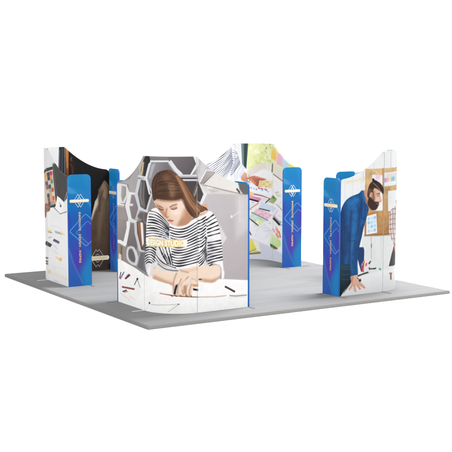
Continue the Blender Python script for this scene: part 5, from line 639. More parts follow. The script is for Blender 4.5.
('P',((-.8183,1.8032),(-.7714,1.8311),(-.7086,1.8403),(-.6482,1.841),(-.5974,1.8291),(-.574,1.8002),(-.5649,1.7653),(-.5672,1.7378),(-.5682,1.7063),(-.546,1.6562),(-.5261,1.6104),(-.5325,1.5933),(-.548,1.587),(-.5647,1.5834),(-.5791,1.578),(-.5804,1.5604),(-.5828,1.5399),(-.5963,1.5179),(-.6223,1.5069),(-.6716,1.5232),(-.7255,1.5569),(-.7695,1.6051),(-.8026,1.6643),(-.8221,1.7382)),(226,184,162),{'k': 'mf'}),
('P',((-.7518,1.7832),(-.6635,1.797),(-.6605,1.6408),(-.7401,1.627)),(200,152,128),{'s': 0.02,'a': 0.7,'c': 'mf'}),
('P',((-.6521,1.6682),(-.5849,1.6444),(-.593,1.603),(-.66,1.613)),(238,192,168),{'s': 0.012,'a': 0.9,'c': 'mf'}),
('P',((-.8118,1.6889),(-.7886,1.6847),(-.7629,1.6695),(-.7427,1.6526),(-.7225,1.6331),(-.6988,1.611),(-.6729,1.5927),(-.6423,1.5885),(-.615,1.5866),(-.5992,1.5778),(-.5922,1.5647),(-.5955,1.5457),(-.6048,1.5235),(-.6158,1.499),(-.6306,1.476),(-.6503,1.4582),(-.6746,1.4468),(-.7045,1.4439),(-.7368,1.4499),(-.7691,1.4662),(-.7994,1.4911),(-.8268,1.5247),(-.8448,1.5625),(-.843,1.6015),(-.8329,1.638),(-.8247,1.6694)),(56,36,29),{'s': 0.012,'k': 'bd'}),
('B',((-.8152,1.6303),(-.7489,1.6274),(-.6588,1.5538),(-.6661,1.4673),(-.7683,1.4792)),26,.004,.01,((84,56,43),(40,25,20),(70,46,36)),42,.5,.006,1),
('P',((-.6557,1.5547),(-.6021,1.5452),(-.5997,1.5571),(-.6534,1.5665)),(196,116,104),{'s': 0.004}),
('P',((-.6682,1.5795),(-.5969,1.5762),(-.5972,1.5884),(-.6684,1.5916)),(60,36,28),{'s': 0.004}),
('P',((-.6253,1.6918),(-.5807,1.6934),(-.5822,1.703),(-.6267,1.7014)),(60,40,34),{'s': 0.005}),
('P',((-.6622,1.7276),(-.5731,1.7274),(-.5723,1.6891),(-.6391,1.685)),(190,142,120),{'s': 0.014,'a': 0.6}),
('P',((-.6479,1.7253),(-.5678,1.7307),(-.5698,1.7411),(-.6499,1.7357)),(70,46,36),{'s': 0.005}),
('P',((-.5602,1.6027),(-.5869,1.5935),(-.5807,1.5838),(-.5541,1.5931)),(170,110,90),{'s': 0.004}),
('P',((-.8484,1.763),(-.8337,1.832),(-.8069,1.8993),(-.7635,1.9389),(-.7109,1.958),(-.6517,1.9518),(-.5949,1.9296),(-.5511,1.8979),(-.5177,1.8608),(-.4954,1.8258),(-.4849,1.7899),(-.4884,1.7448),(-.5013,1.7139),(-.5184,1.7282),(-.5424,1.7574),(-.5761,1.7805),(-.6147,1.802),(-.6576,1.8234),(-.6952,1.8329),(-.7148,1.8164),(-.7253,1.7822),(-.7286,1.7235),(-.732,1.6716),(-.7465,1.6619),(-.7631,1.6765),(-.775,1.7243),(-.7867,1.7605),(-.8008,1.7202),(-.8159,1.6718),(-.8333,1.6711),(-.8471,1.6904),(-.8523,1.7194)),(54,36,29),{'s': 0.007,'k': 'mh'}),
('L',((-.7975,1.8714),(-.7758,1.8891),(-.7444,1.913),(-.7103,1.9268),(-.6741,1.9239),(-.6352,1.9108),(-.5986,1.8916),(-.5634,1.8623),(-.5304,1.8268),(-.5075,1.8013)),((-.8051,1.8026),(-.7802,1.8157),(-.7445,1.8334),(-.7087,1.8438),(-.6758,1.8419),(-.6428,1.8327),(-.6106,1.8192),(-.5765,1.7988),(-.5433,1.7742),(-.52,1.7565)),10,.0078,((78,53,41),(36,24,20),(92,64,48)),{'j': 0.5,'r': 43,'a': 0.6,'c': 'mh','s': 0.003}),
('P',((-.8447,1.8042),(-.7969,1.8368),(-.7389,1.8),(-.7512,1.7486),(-.8162,1.6891)),(112,78,60),{'s': 0.014,'a': 0.8,'c': 'mh'}),
('P',((-.7389,1.9221),(-.6587,1.8642),(-.5775,1.7852),(-.5622,1.7945),(-.6444,1.8744),(-.7259,1.9332)),(176,134,112),{'s': 0.007,'a': 0.8}),
('P',((-.7511,1.9835),(-.7395,1.9987),(-.7205,2.0032),(-.7062,1.9895),(-.689,1.971),(-.6589,1.9615),(-.6354,1.9518),(-.6386,1.9329),(-.6569,1.918),(-.6899,1.919),(-.7236,1.9308),(-.7434,1.9567)),(26,20,22),{}),
('P',((-.7443,1.9407),(-.6595,1.9065),(-.654,1.9157),(-.7388,1.9498)),(44,32,30),{}),
('P',((-.7865,1.7501),(-.7692,1.7619),(-.747,1.7623),(-.7308,1.7545),(-.72,1.7404),(-.7186,1.7224),(-.7238,1.7025),(-.7354,1.6807),(-.7496,1.6655),(-.7628,1.6663),(-.7742,1.6804),(-.7844,1.7154)),(222,162,136),{'s': 0.003}),
('P',((-.769,1.7369),(-.7471,1.7067),(-.7637,1.6819),(-.7537,1.6776),(-.736,1.7067),(-.7594,1.7407)),(176,116,92),{'s': 0.004}),
('P',((-.7385,1.7827),(-.7075,1.7815),(-.6967,1.6771),(-.6822,1.614),(-.7268,1.6264)),(96,66,52),{'s': 0.014,'a': 0.8}),
]
ART['fin'] = [
('F',(24,112,188)),
('P',((-.1624,2.1015),(.6202,2.1015),(.6202,.8334),(-.1624,.8334)),(20,136,196),{'g': (.2289,1.9928,.2289,1.2682,(18,104,184))}),
('P',((-.1624,1.2863),(.6202,1.2863),(.6202,-.0725),(-.1624,-.0725)),(30,92,184),{'s': 0.12,'g': (.0333,.8334,.4637,.0362,(34,130,196))}),
('P',((-.1624,1.0508),(.0724,.9058),(.2289,.4348),(.3072,-.0725),(-.1624,-.0725)),(44,88,180),{'s': 0.06,'a': 0.8}),
('P',((-.045,1.2682),(.0235,1.3406),(.0411,1.1595),(.0137,1.0145),(-.045,.9421)),(64,62,170),{'s': 0.032,'a': 0.85}),
('P',((.3267,1.087),(.4637,1.2682),(.5028,.7247),(.4246,.616),(.3463,.7609)),(70,62,172),{'s': 0.06,'a': 0.75}),
('P',((.1115,.616),(.2289,.6884),(.3267,.5073),(.3189,.2899),(.2093,.2355),(.1115,.3261)),(84,62,176),{'s': 0.052,'a': 0.9}),
('P',((.0333,.779),(.1507,.8515),(.3463,.7609),(.3072,.4348),(.1115,.471)),(74,64,178),{'s': 0.07,'a': 0.55}),
('P',((.3757,1.9566),(.4637,1.9566),(.4637,1.558),(.405,1.6305)),(60,90,190),{'s': 0.032,'a': 0.6}),
('P',((.3072,2.0653),(.5028,2.0653),(.5028,1.558),(.3854,1.703)),(40,156,214),{'s': 0.05,'a': 0.45}),
('P',((-.045,2.0653),(.0528,2.0653),(.0333,1.8117),(-.045,1.8479)),(44,158,214),{'s': 0.03,'a': 0.4}),
('P',((-.1233,1.9022),(-.045,1.8479),(.092,1.7682),(.2015,1.6776),(.0724,1.6848),(-.1233,1.7392)),(120,178,222),{'s': 0.018,'a': 0.6}),
('P',((-.1233,1.7392),(.0724,1.6921),(.2289,1.6486),(.3854,1.5037),(.5028,1.3044),(.5028,1.6305),(.3072,1.7392),(.1115,1.7935)),(40,140,206),{'s': 0.04,'a': 0.5}),
('P',((.3016,1.5891),(.4188,1.4807),(.4967,1.3905),(.5089,1.3995),(.4304,1.4904),(.3127,1.5994)),(120,180,224),{'s': 0.012,'a': 0.6}),
('P',((-.1624,.8696),(-.0117,.7337),(.092,.4348),(.2759,.0435),(.2954,-.0725),(-.1624,-.0725)),(72,108,192),{'s': 0.014,'a': 0.45,'g': (-.045,.5616,.0724,.0,(44,96,186))}),
('P',((-.022,.7292),(.0366,.5772),(.0876,.4139),(.1817,.2141),(.2718,.0328),(.2878,.0396),(.1978,.2207),(.1041,.4195),(.0534,.5822),(-.0054,.7347)),(136,170,224),{'s': 0.014,'a': 0.45}),
('P',((.2289,.3261),(.4637,.5435),(.5028,-.0725),(.3072,-.0725)),(34,136,200),{'s': 0.06,'a': 0.7}),
('P',((.0416,1.0143),(.3232,1.2896),(.3458,1.2988),(.3655,1.2859),(.4984,1.1556),(.5072,1.1633),(.3741,1.2939),(.3468,1.31),(.3146,1.2975),(.0328,1.022)),(128,196,236),{'a': 0.85}),
('P',((.0313,1.0195),(.0273,1.0024),(.0408,.9815),(.3266,.7314),(.3508,.7227),(.3738,.7349),(.5069,.8473),(.4987,.8556),(.3658,.7434),(.3496,.7339),(.3347,.7397),(.0492,.9896),(.0392,1.0049),(.0431,1.0168)),(128,196,236),{'a': 0.85}),
('P',((.1621,.9855),(.3694,1.1629),(.3821,1.1664),(.4992,1.0652),(.5065,1.0725),(.3887,1.1743),(.3624,1.1705),(.1548,.9928)),(128,196,236),{'a': 0.7}),
('P',((.1531,.9892),(.1543,.9679),(.233,.8986),(.3817,.7646),(.3892,.7717),(.2405,.9058),(.1626,.9742),(.1639,.9892)),(128,196,236),{'a': 0.7}),
]
LOGO_F = (-0.0439, 1.1143, 0.7186, 1.796)
LOGO_L = (1.1533, 0.2495, 0.4974, 1.420, 1.326)
CAM = (1090.97727, 0.10843, 1.01737, -10.36832, -17.11189, 3.21944, 0.0559)
WBASE = 1.25
LOBES = [(25, 20, .6, .3)]
LAMPS = [('key_softbox', (3.8, -1.6, 9.0), (0, 0, 0), 4.0, 1980), ('front_softbox', (-11.0, -15.5, 8.0), (0, 0, 1.2), 5.0, 900)]


# ------------------------------------------------------------------ measures (metres)
PLAT = 3.0                                   # half side of the platform
TH = 0.056                                   # platform thickness; the walls stand on its top
D, A, E, H, LOW, FW, T = 2.465, 1.85, .905, 2.46, 2.0, .45, .04
R = D - A
ARC = R * math.pi / 2
WL = A - E
SMAX = ARC / 2 + WL
GAIN = 1.0
DIFF, GLOW = .27, .63                        # print colour is partly self-lit, to even out shading on the walls
scene = bpy.context.scene
col = scene.collection

def lin(c):
    c = np.asarray(c, float) / 255.0
    return np.where(c <= .04045, c / 12.92, ((c + .055) / 1.055) ** 2.4)

# ------------------------------------------------------------------ a small painter for the printed graphics
def blur1(a, k, ax):
    if k < 1: return a
    w = 2 * k + 1
    pad = [(0, 0)] * a.ndim; pad[ax] = (k + 1, k)
    c = np.cumsum(np.pad(a, pad, mode='edge'), axis=ax)
    n = a.shape[ax]
    i1 = [slice(None)] * a.ndim; i0 = [slice(None)] * a.ndim
    i1[ax] = slice(w, w + n); i0[ax] = slice(0, n)
    return (c[tuple(i1)] - c[tuple(i0)]) / w

def blur(a, sig):
    k = int(round(sig))
    if k < 1: return a
    for _ in range(2):
        a = blur1(blur1(a, k, 0), k, 1)
    return a

class Canvas:
    def __init__(self, s0, s1, z0, z1, res):
        self.s0, self.z0, self.res = s0, z0, res
        self.w = int((s1 - s0) / res) + 1; self.h = int((z1 - z0) / res) + 1
        self.img = np.full((self.h, self.w, 3), 255.0); self.keys = {}
        rng = np.random.default_rng(7)
        n = np.zeros((self.h, self.w))
        for k, amp in ((4, .5), (12, .8), (40, 1.0)):
            g = rng.standard_normal((self.h // k + 3, self.w // k + 3))
            yi = np.arange(self.h) / k; xi = np.arange(self.w) / k
            y0 = yi.astype(int); x0 = xi.astype(int); fy = (yi - y0)[:, None]; fx = (xi - x0)[None]
            n += amp * ((g[y0][:, x0] * (1 - fx) + g[y0][:, x0 + 1] * fx) * (1 - fy) + (g[y0 + 1][:, x0] * (1 - fx) + g[y0 + 1][:, x0 + 1] * fx) * fy)
        self.noise = n
    def mask(self, pts, soft=0):
        P = np.asarray(pts, float)
        X = (P[:, 0] - self.s0) / self.res; Y = (P[:, 1] - self.z0) / self.res
        m = int(soft / self.res * 3) + 2 if soft else 1
        x0 = max(int(X.min()) - m, 0); x1 = min(int(X.max()) + m + 2, self.w)
        y0 = max(int(Y.min()) - m, 0); y1 = min(int(Y.max()) + m + 2, self.h)
        if x1 <= x0 or y1 <= y0: return None
        K = 2                                                      # supersampling
        W_, H_ = (x1 - x0) * K, (y1 - y0) * K
        M = np.zeros((H_, W_ + 1), np.uint8)
        xs = (X - x0) * K; ys = (Y - y0) * K
        N = len(P)
        for i in range(N):
            xa, ya, xb, yb = xs[i], ys[i], xs[(i + 1) % N], ys[(i + 1) % N]
            if ya == yb: continue
            if ya > yb: xa, ya, xb, yb = xb, yb, xa, ya
            r0 = max(int(math.ceil(ya - .5)), 0); r1 = min(int(math.ceil(yb - .5)), H_)
            if r1 <= r0: continue
            rr = np.arange(r0, r1)
            xc = xa + (rr + .5 - ya) * (xb - xa) / (yb - ya)
            ci = np.clip(np.ceil(xc - .5), 0, W_).astype(int)
            M[rr, ci] ^= 1
        M = np.bitwise_xor.accumulate(M, axis=1)[:, :W_].astype(np.float32)
        M = M.reshape(y1 - y0, K, x1 - x0, K).mean((1, 3))
        if soft: M = blur(M, soft / self.res * .7)
        return x0, x1, y0, y1, M
    def put(self, mk, colr, a=1.0, clip=None):
        if mk is None: return
        x0, x1, y0, y1, M = mk
        M = M * a
        if clip is not None: M = M * self.keys[clip][y0:y1, x0:x1]
        M = M[..., None]
        self.img[y0:y1, x0:x1] = self.img[y0:y1, x0:x1] * (1 - M) + colr * M
    def run(self, ops):
        for op in ops:
            if op[0] == 'F': self.img[:] = op[1]
            elif op[0] == 'P':
                _, pts, c, o = op
                mk = self.mask(pts, o.get('s', 0))
                if mk is None: continue
                x0, x1, y0, y1, M = mk
                c = np.array(c, float)
                if 'g' in o:
                    ax, ay, bx, by, c2 = o['g']
                    xx = self.s0 + np.arange(x0, x1) * self.res; yy = self.z0 + np.arange(y0, y1) * self.res
                    d = (bx - ax) ** 2 + (by - ay) ** 2 + 1e-9
                    t = np.clip(((xx[None] - ax) * (bx - ax) + (yy[:, None] - ay) * (by - ay)) / d, 0, 1)[..., None]
                    c = c * (1 - t) + np.array(c2, float) * t
                if 'n' in o:
                    c = np.clip(c * (1 + o['n'] * self.noise[y0:y1, x0:x1, None]), 0, 255)
                self.put(mk, c, o.get('a', 1), o.get('c'))
                if 'k' in o:
                    full = np.zeros((self.h, self.w), np.float32); full[y0:y1, x0:x1] = M; self.keys[o['k']] = full
            elif op[0] == 'L':
                _, PA, PB, n, w, cols, o = op
                rng = random.Random(o['r']); PA = np.array(PA); PB = np.array(PB)
                for i in range(n):
                    t = (i + .5 + rng.uniform(-.5, .5) * o['j'] * 2) / n
                    q = PA * (1 - t) + PB * t
                    tn = np.gradient(q, axis=0); tn /= np.hypot(tn[:, :1], tn[:, 1:]) + 1e-9
                    nn = np.stack([-tn[:, 1], tn[:, 0]], 1)
                    ww = w * rng.uniform(.75, 1.2) / 2
                    wv = (ww * (1 + .35 * np.sin(np.linspace(0, 9, len(q)) + rng.uniform(0, 6))))[:, None]
                    self.put(self.mask(np.concatenate([q + nn * wv, (q - nn * wv)[::-1]]), o.get('s', 0)), np.array(cols[rng.randrange(len(cols))], float), o['a'], o.get('c'))
            elif op[0] == 'B':
                _, pts, n, r0, r1, cols, seed, a, s, asp = op
                rng = random.Random(seed); P = np.array(pts)
                for i in range(n):
                    wv = np.array([rng.random() ** 1.2 for _ in P]); wv /= wv.sum(); c = wv @ P
                    # push out towards the corners so the whole patch is covered
                    j = rng.randrange(len(P)); c = c + (P[j] - c) * rng.random() * .8
                    rr = rng.uniform(r0, r1); an = rng.uniform(0, 6.3)
                    q = [(c[0] + rr * (1 + .35 * math.sin(3 * k + an)) * math.cos(k / 9 * 6.283), c[1] + rr * asp * (1 + .35 * math.cos(2 * k + an)) * math.sin(k / 9 * 6.283)) for k in range(9)]
                    self.put(self.mask(q, s * .6), np.array(cols[rng.randrange(len(cols))], float), a)
    def finish(self, sig=1):
        im = self.img
        im = blur1(blur1(im, sig, 0), sig, 1) if sig else im
        # faint print grain
        rng = np.random.default_rng(3)
        g = blur1(blur1(rng.standard_normal((self.h, self.w)), 1, 0), 1, 1)
        self.img = np.clip(im * (1 + .022 * g[..., None] + .005 * self.noise[..., None]), 0, 255)
        return self
    def sample(self, s, z):
        x = np.clip((s - self.s0) / self.res, 0, self.w - 1.001); y = np.clip((z - self.z0) / self.res, 0, self.h - 1.001)
        x0 = x.astype(int); y0 = y.astype(int); fx = (x - x0)[:, None]; fy = (y - y0)[:, None]
        I = self.img
        return (I[y0, x0] * (1 - fx) + I[y0, x0 + 1] * fx) * (1 - fy) + (I[y0 + 1, x0] * (1 - fx) + I[y0 + 1, x0 + 1] * fx) * fy

def canvas(key, res, dom=(-1.5, 1.5, -.02, 2.5), sig=1, k=1.0):
    c = Canvas(*dom, res); c.k = k; c.run(ART[key]); return c.finish(sig)

# ------------------------------------------------------------------ materials
def new_mat(name):
    m = bpy.data.materials.new(name); m.use_nodes = True
    nt = m.node_tree
    return m, nt, nt.nodes['Principled BSDF']

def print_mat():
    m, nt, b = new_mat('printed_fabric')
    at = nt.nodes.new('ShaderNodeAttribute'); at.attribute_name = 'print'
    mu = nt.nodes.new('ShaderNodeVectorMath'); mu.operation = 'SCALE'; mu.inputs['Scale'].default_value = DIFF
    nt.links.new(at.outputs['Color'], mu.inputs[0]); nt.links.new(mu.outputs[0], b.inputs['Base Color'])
    nt.links.new(at.outputs['Color'], b.inputs['Emission Color']); b.inputs['Emission Strength'].default_value = GLOW     # glow added from the print colour, flattens the shade
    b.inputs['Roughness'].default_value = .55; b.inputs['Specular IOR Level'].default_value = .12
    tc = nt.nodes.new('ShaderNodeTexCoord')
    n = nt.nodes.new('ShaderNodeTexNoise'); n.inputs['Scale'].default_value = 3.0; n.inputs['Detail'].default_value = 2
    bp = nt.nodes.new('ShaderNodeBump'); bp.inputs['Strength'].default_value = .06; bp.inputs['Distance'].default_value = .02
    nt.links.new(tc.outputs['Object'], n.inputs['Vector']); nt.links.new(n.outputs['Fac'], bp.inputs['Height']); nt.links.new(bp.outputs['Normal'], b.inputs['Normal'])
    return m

def flat_mat(name, rgb, rough=.5, metal=0, spec=.2, var=.04, scale=20):
    m, nt, b = new_mat(name)
    c = lin(rgb)
    tc = nt.nodes.new('ShaderNodeTexCoord'); n = nt.nodes.new('ShaderNodeTexNoise'); n.inputs['Scale'].default_value = scale
    mx = nt.nodes.new('ShaderNodeMix'); mx.data_type = 'RGBA'
    mx.inputs[6].default_value = (*(c * (1 - var)), 1); mx.inputs[7].default_value = (*np.clip(c * (1 + var), 0, 1), 1)
    nt.links.new(tc.outputs['Object'], n.inputs['Vector']); nt.links.new(n.outputs['Fac'], mx.inputs[0]); nt.links.new(mx.outputs[2], b.inputs['Base Color'])
    b.inputs['Roughness'].default_value = rough; b.inputs['Metallic'].default_value = metal; b.inputs['Specular IOR Level'].default_value = spec
    return m

def deck_mat():
    m, nt, b = new_mat('grey_wood_deck')
    L = nt.links.new
    tc = nt.nodes.new('ShaderNodeTexCoord')
    mp = nt.nodes.new('ShaderNodeMapping'); mp.inputs['Scale'].default_value = (.55, 9, 1)
    L(tc.outputs['Object'], mp.inputs['Vector'])
    n1 = nt.nodes.new('ShaderNodeTexNoise'); n1.inputs['Scale'].default_value = 1.6; n1.inputs['Detail'].default_value = 6; n1.inputs['Roughness'].default_value = .65
    L(mp.outputs['Vector'], n1.inputs['Vector'])
    mp2 = nt.nodes.new('ShaderNodeMapping'); mp2.inputs['Scale'].default_value = (1.2, 55, 1)
    L(tc.outputs['Object'], mp2.inputs['Vector'])
    n2 = nt.nodes.new('ShaderNodeTexNoise'); n2.inputs['Scale'].default_value = 1.5; n2.inputs['Detail'].default_value = 3
    L(mp2.outputs['Vector'], n2.inputs['Vector'])
    br = nt.nodes.new('ShaderNodeTexBrick')
    br.inputs['Scale'].default_value = 1; br.inputs['Brick Width'].default_value = 1.5; br.inputs['Row Height'].default_value = .19
    br.inputs['Mortar Size'].default_value = .0025; br.inputs['Mortar Smooth'].default_value = .4
    br.inputs['Color1'].default_value = (.96, .96, .96, 1); br.inputs['Color2'].default_value = (1.03, 1.03, 1.03, 1); br.inputs['Mortar'].default_value = (.86, .86, .86, 1)
    L(tc.outputs['Object'], br.inputs['Vector'])
    r1 = nt.nodes.new('ShaderNodeMapRange'); r1.inputs['From Min'].default_value = .3; r1.inputs['From Max'].default_value = .7; r1.inputs['To Min'].default_value = .93; r1.inputs['To Max'].default_value = 1.06
    L(n1.outputs['Fac'], r1.inputs['Value'])
    r2 = nt.nodes.new('ShaderNodeMapRange'); r2.inputs['From Min'].default_value = .3; r2.inputs['From Max'].default_value = .7; r2.inputs['To Min'].default_value = .95; r2.inputs['To Max'].default_value = 1.04
    L(n2.outputs['Fac'], r2.inputs['Value'])
    mu = nt.nodes.new('ShaderNodeMath'); mu.operation = 'MULTIPLY'; L(r1.outputs[0], mu.inputs[0]); L(r2.outputs[0], mu.inputs[1])
    mx = nt.nodes.new('ShaderNodeMix'); mx.data_type = 'RGBA'; mx.blend_type = 'MULTIPLY'; mx.inputs[0].default_value = 1
    L(br.outputs['Color'], mx.inputs[6]); L(mu.outputs[0], mx.inputs[7])
    m2 = nt.nodes.new('ShaderNodeMix'); m2.data_type = 'RGBA'; m2.blend_type = 'MULTIPLY'; m2.inputs[0].default_value = 1
    L(mx.outputs[2], m2.inputs[6]); m2.inputs[7].default_value = (*DECK, 1)
    L(m2.outputs[2], b.inputs['Base Color'])
    b.inputs['Roughness'].default_value = DECK_ROUGH; b.inputs['Specular IOR Level'].default_value = DECK_SPEC
    bp = nt.nodes.new('ShaderNodeBump'); bp.inputs['Strength'].default_value = .12; bp.inputs['Distance'].default_value = .003
    L(mu.outputs[0], bp.inputs['Height']); L(bp.outputs['Normal'], b.inputs['Normal'])
    return m

DECK = (.205, .206, .209); DECK_ROUGH = .6; DECK_SPEC = .0
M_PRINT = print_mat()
M_DECK = deck_mat()
M_TRIM = flat_mat('grey_edge_trim', (118, 117, 115), .6, 0, .0)
M_STEEL = flat_mat('steel_plate', (112, 113, 114), .5, 0, .1)
M_PALE = flat_mat('pale_plate', (196, 196, 196), .4, 0, .5)  # same steel feet, reflected light put in as a paler colour
M_DARK = flat_mat('dark_connector', (40, 40, 42), .6)
M_WHITE = flat_mat('white_ink', (196, 203, 210), .5, 0, .1, .01)
M_CREAM = flat_mat('cream_ink', (226, 210, 176), .5, 0, .1, .02)
M_GOLD = flat_mat('gold_ink', (190, 164, 104), .5, 0, .1, .06, 60)
M_LETTER = flat_mat('letter_ink', (214, 212, 206), .5, 0, .1, .01)
M_GROUND = flat_mat('white_studio_floor', (246, 246, 246), .8, 0, .0, .002, 1)

# ------------------------------------------------------------------ mesh helpers
def link(name, me, parent=None):
    o = bpy.data.objects.new(name, me); col.objects.link(o)
    if parent is not None: o.parent = parent
    return o

def raw_mesh(name, verts, quads, mat, colors=None, smooth=False):
    verts = np.asarray(verts, np.float32); quads = np.asarray(quads, np.int32)
    me = bpy.data.meshes.new(name)
    me.vertices.add(len(verts)); me.vertices.foreach_set('co', verts.ravel())
    me.loops.add(quads.size); me.loops.foreach_set('vertex_index', quads.ravel())
    me.polygons.add(len(quads))
    me.polygons.foreach_set('loop_start', np.arange(0, quads.size, 4, dtype=np.int32))
    me.polygons.foreach_set('loop_total', np.full(len(quads), 4, np.int32))
    if smooth: me.polygons.foreach_set('use_smooth', np.ones(len(quads), bool))
    if colors is not None:
        at = me.color_attributes.new('print', 'FLOAT_COLOR', 'POINT')
        c4 = np.concatenate([colors, np.ones((len(colors), 1))], 1).astype(np.float32)
        at.data.foreach_set('color', c4.ravel())
    me.materials.append(mat); me.update(calc_edges=True); me.validate()
    return me

def grid(us, nv, top, place, sampler, flip):
    """printed sheet: columns us, rows stretched from 0 to top(u); place(u,z)->xyz arrays"""
    us = np.asarray(us); tops = np.array([top(u) for u in us])
    v = np.linspace(0, 1, nv)
    U = np.repeat(us[:, None], nv, 1).ravel(); Zv = (tops[:, None] * v[None]).ravel()
    P = place(U, Zv)
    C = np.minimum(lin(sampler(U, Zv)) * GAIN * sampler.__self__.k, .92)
    i = np.arange(len(us) - 1)[:, None] * nv + np.arange(nv - 1)[None]
    i = i.ravel()
    q = np.stack([i, i + nv, i + nv + 1, i + 1], 1)
    if flip: q = q[:, ::-1]
    return P, q, C

def merge(parts):
    V, Q, C, n = [], [], [], 0
    for P, q, c in parts:
        V.append(P); Q.append(q + n); C.append(c); n += len(P)
    return np.concatenate(V), np.concatenate(Q), np.concatenate(C)

def rim(outline_a, outline_b, colr):
    """closed strip between two loops"""
    n = len(outline_a)
    P = np.concatenate([outline_a, outline_b]); i = np.arange(n); j = (i + 1) % n
    q = np.stack([i, j, j + n, i + n], 1)
    C = np.repeat((lin(colr) * GAIN)[None], 2 * n, 0) if np.ndim(colr) == 1 else np.concatenate([colr, colr])
    return P, q, C

def wall_place(off):
    """(s,z) -> unit coordinates of the wall's surface, off metres inward of the outer face"""
    def f(s, z):
        s = np.asarray(s, float); d = D - off; r = R - off
        a = np.clip(s / R + math.pi / 4, 0, math.pi / 2)
        x = -A - r * np.cos(a); y = -A - r * np.sin(a)
        m1 = s < -ARC / 2; m2 = s > ARC / 2
        x = np.where(m1, -d, np.where(m2, -A + (s - ARC / 2), x))
        y = np.where(m2, -d, np.where(m1, -A + (-ARC / 2 - s), y))
        return np.stack([x, y, np.asarray(z, float) + 0 * x], -1)
    return f

RC = .085
def wing_top(s):
    t = min(max((abs(s) - ARC / 2) / WL, 0), 1)
    z = LOW + (H - LOW) * (1 - t) ** 1.9
    d = SMAX - abs(s)
    if d < RC: z -= RC - math.sqrt(max(RC * RC - (RC - d) ** 2, 0))
    return z
def arc_top(s): return H
def fin_top(u):
    z = LOW + .02; r = .085
    d = min(u, FW - u)
    if d < r: z -= r - math.sqrt(max(r * r - (r - d) ** 2, 0))
    return z

def cols(s0, s1, step, dense_ends=True):
    n = max(int((s1 - s0) / step), 4)
    return np.linspace(s0, s1, n + 1)

def wall_panel(name, s0, s1, top, out_cv, in_cv, step_o, step_i, parent, rim_cv=None):
    rim_cv = rim_cv or out_cv
    def side(off, cv, step, flip):
        us = cols(s0, s1, step)
        if top is wing_top:                                   # extra columns where the end corner rounds off
            e = SMAX - RC * (1 - np.cos(np.linspace(0, math.pi / 2, 14)))
            e = e if s0 > 0 else -e
            us = np.unique(np.concatenate([us, e[(e > s0) & (e < s1)]]))
        nv = max(int(H / step), 6)
        return grid(us, nv, top, wall_place(off), cv.sample, flip)
    go = side(0, out_cv, step_o, False); gi = side(T, in_cv, step_i, True)
    us = np.linspace(s0, s1, 60) if top is wing_top else np.linspace(s0, s1, 40)
    if top is wing_top:
        e = SMAX - RC * (1 - np.cos(np.linspace(0, math.pi / 2, 14))); e = e if s0 > 0 else -e
        us = np.unique(np.concatenate([us, e[(e > s0) & (e < s1)]]))
    tz = np.array([top(u) for u in us])
    S = np.concatenate([us, us[::-1]]); Zz = np.concatenate([0 * tz, tz[::-1]])
    C = lin(np.minimum(rim_cv.sample(S, np.clip(Zz - .01, 0, 9)), 232)) * GAIN * rim_cv.k * .72
    rm = rim(wall_place(0)(S, Zz), wall_place(T)(S, Zz), C)
    rm = (rm[0], rm[1][:, ::-1], rm[2])
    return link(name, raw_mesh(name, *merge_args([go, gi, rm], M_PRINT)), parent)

def merge_args(parts, mat):
    V, Q, C = merge(parts); return V, Q, mat, C

# ---- text and emblem artwork laid on a surface: lay(u, z, lift) -> xyz
def text_mesh(body):
    cu = bpy.data.curves.new('type', 'FONT'); cu.body = body; cu.offset = .022; cu.space_character = 1.06; cu.align_x = 'CENTER'; cu.align_y = 'CENTER'; cu.resolution_u = 3
    ob = bpy.data.objects.new('type', cu); col.objects.link(ob)
    bpy.context.view_layer.update()
    me = bpy.data.meshes.new_from_object(ob.evaluated_get(bpy.context.evaluated_depsgraph_get()))
    bpy.data.objects.remove(ob); bpy.data.curves.remove(cu)
    co = np.zeros(len(me.vertices) * 3); me.vertices.foreach_get('co', co); co = co.reshape(-1, 3)[:, :2]
    faces = [tuple(p.vertices) for p in me.polygons]
    bpy.data.meshes.remove(me)
    lo, hi = co.min(0), co.max(0)
    co = (co - (lo + hi) / 2) / (hi - lo)                      # unit box, centred
    spans = sorted((min(co[v, 0] for v in f), max(co[v, 0] for v in f), f) for f in faces)
    gap = .9 / len(body) * .55; groups = []; end = -9
    for a, b, f in spans:
        if a - end > gap: groups.append([])
        groups[-1].append(f); end = max(end, b)
    out = []
    for g in groups:
        ids = sorted({v for f in g for v in f}); m = {v: i for i, v in enumerate(ids)}
        out.append((co[ids], [tuple(m[v] for v in f) for f in g]))
    return out

TXT = {k: text_mesh(k) for k in ('DESIGN STUDIO', 'INNOVATE . DESIGN . INSPIRE')}

def text_obj(body, lay, cu, cz, width, height, mat, name, parent, lift, turned=False):
    for co, faces in TXT[body]:
        a = co[:, 0] * width; b = co[:, 1] * height
        u, z = (cu + b, cz - a) if turned else (cu + a, cz + b)
        P = lay(u, z, lift)
        me = bpy.data.meshes.new(name); me.from_pydata([tuple(p) for p in P], [], faces); me.materials.append(mat); me.update()
        link(name, me, parent)

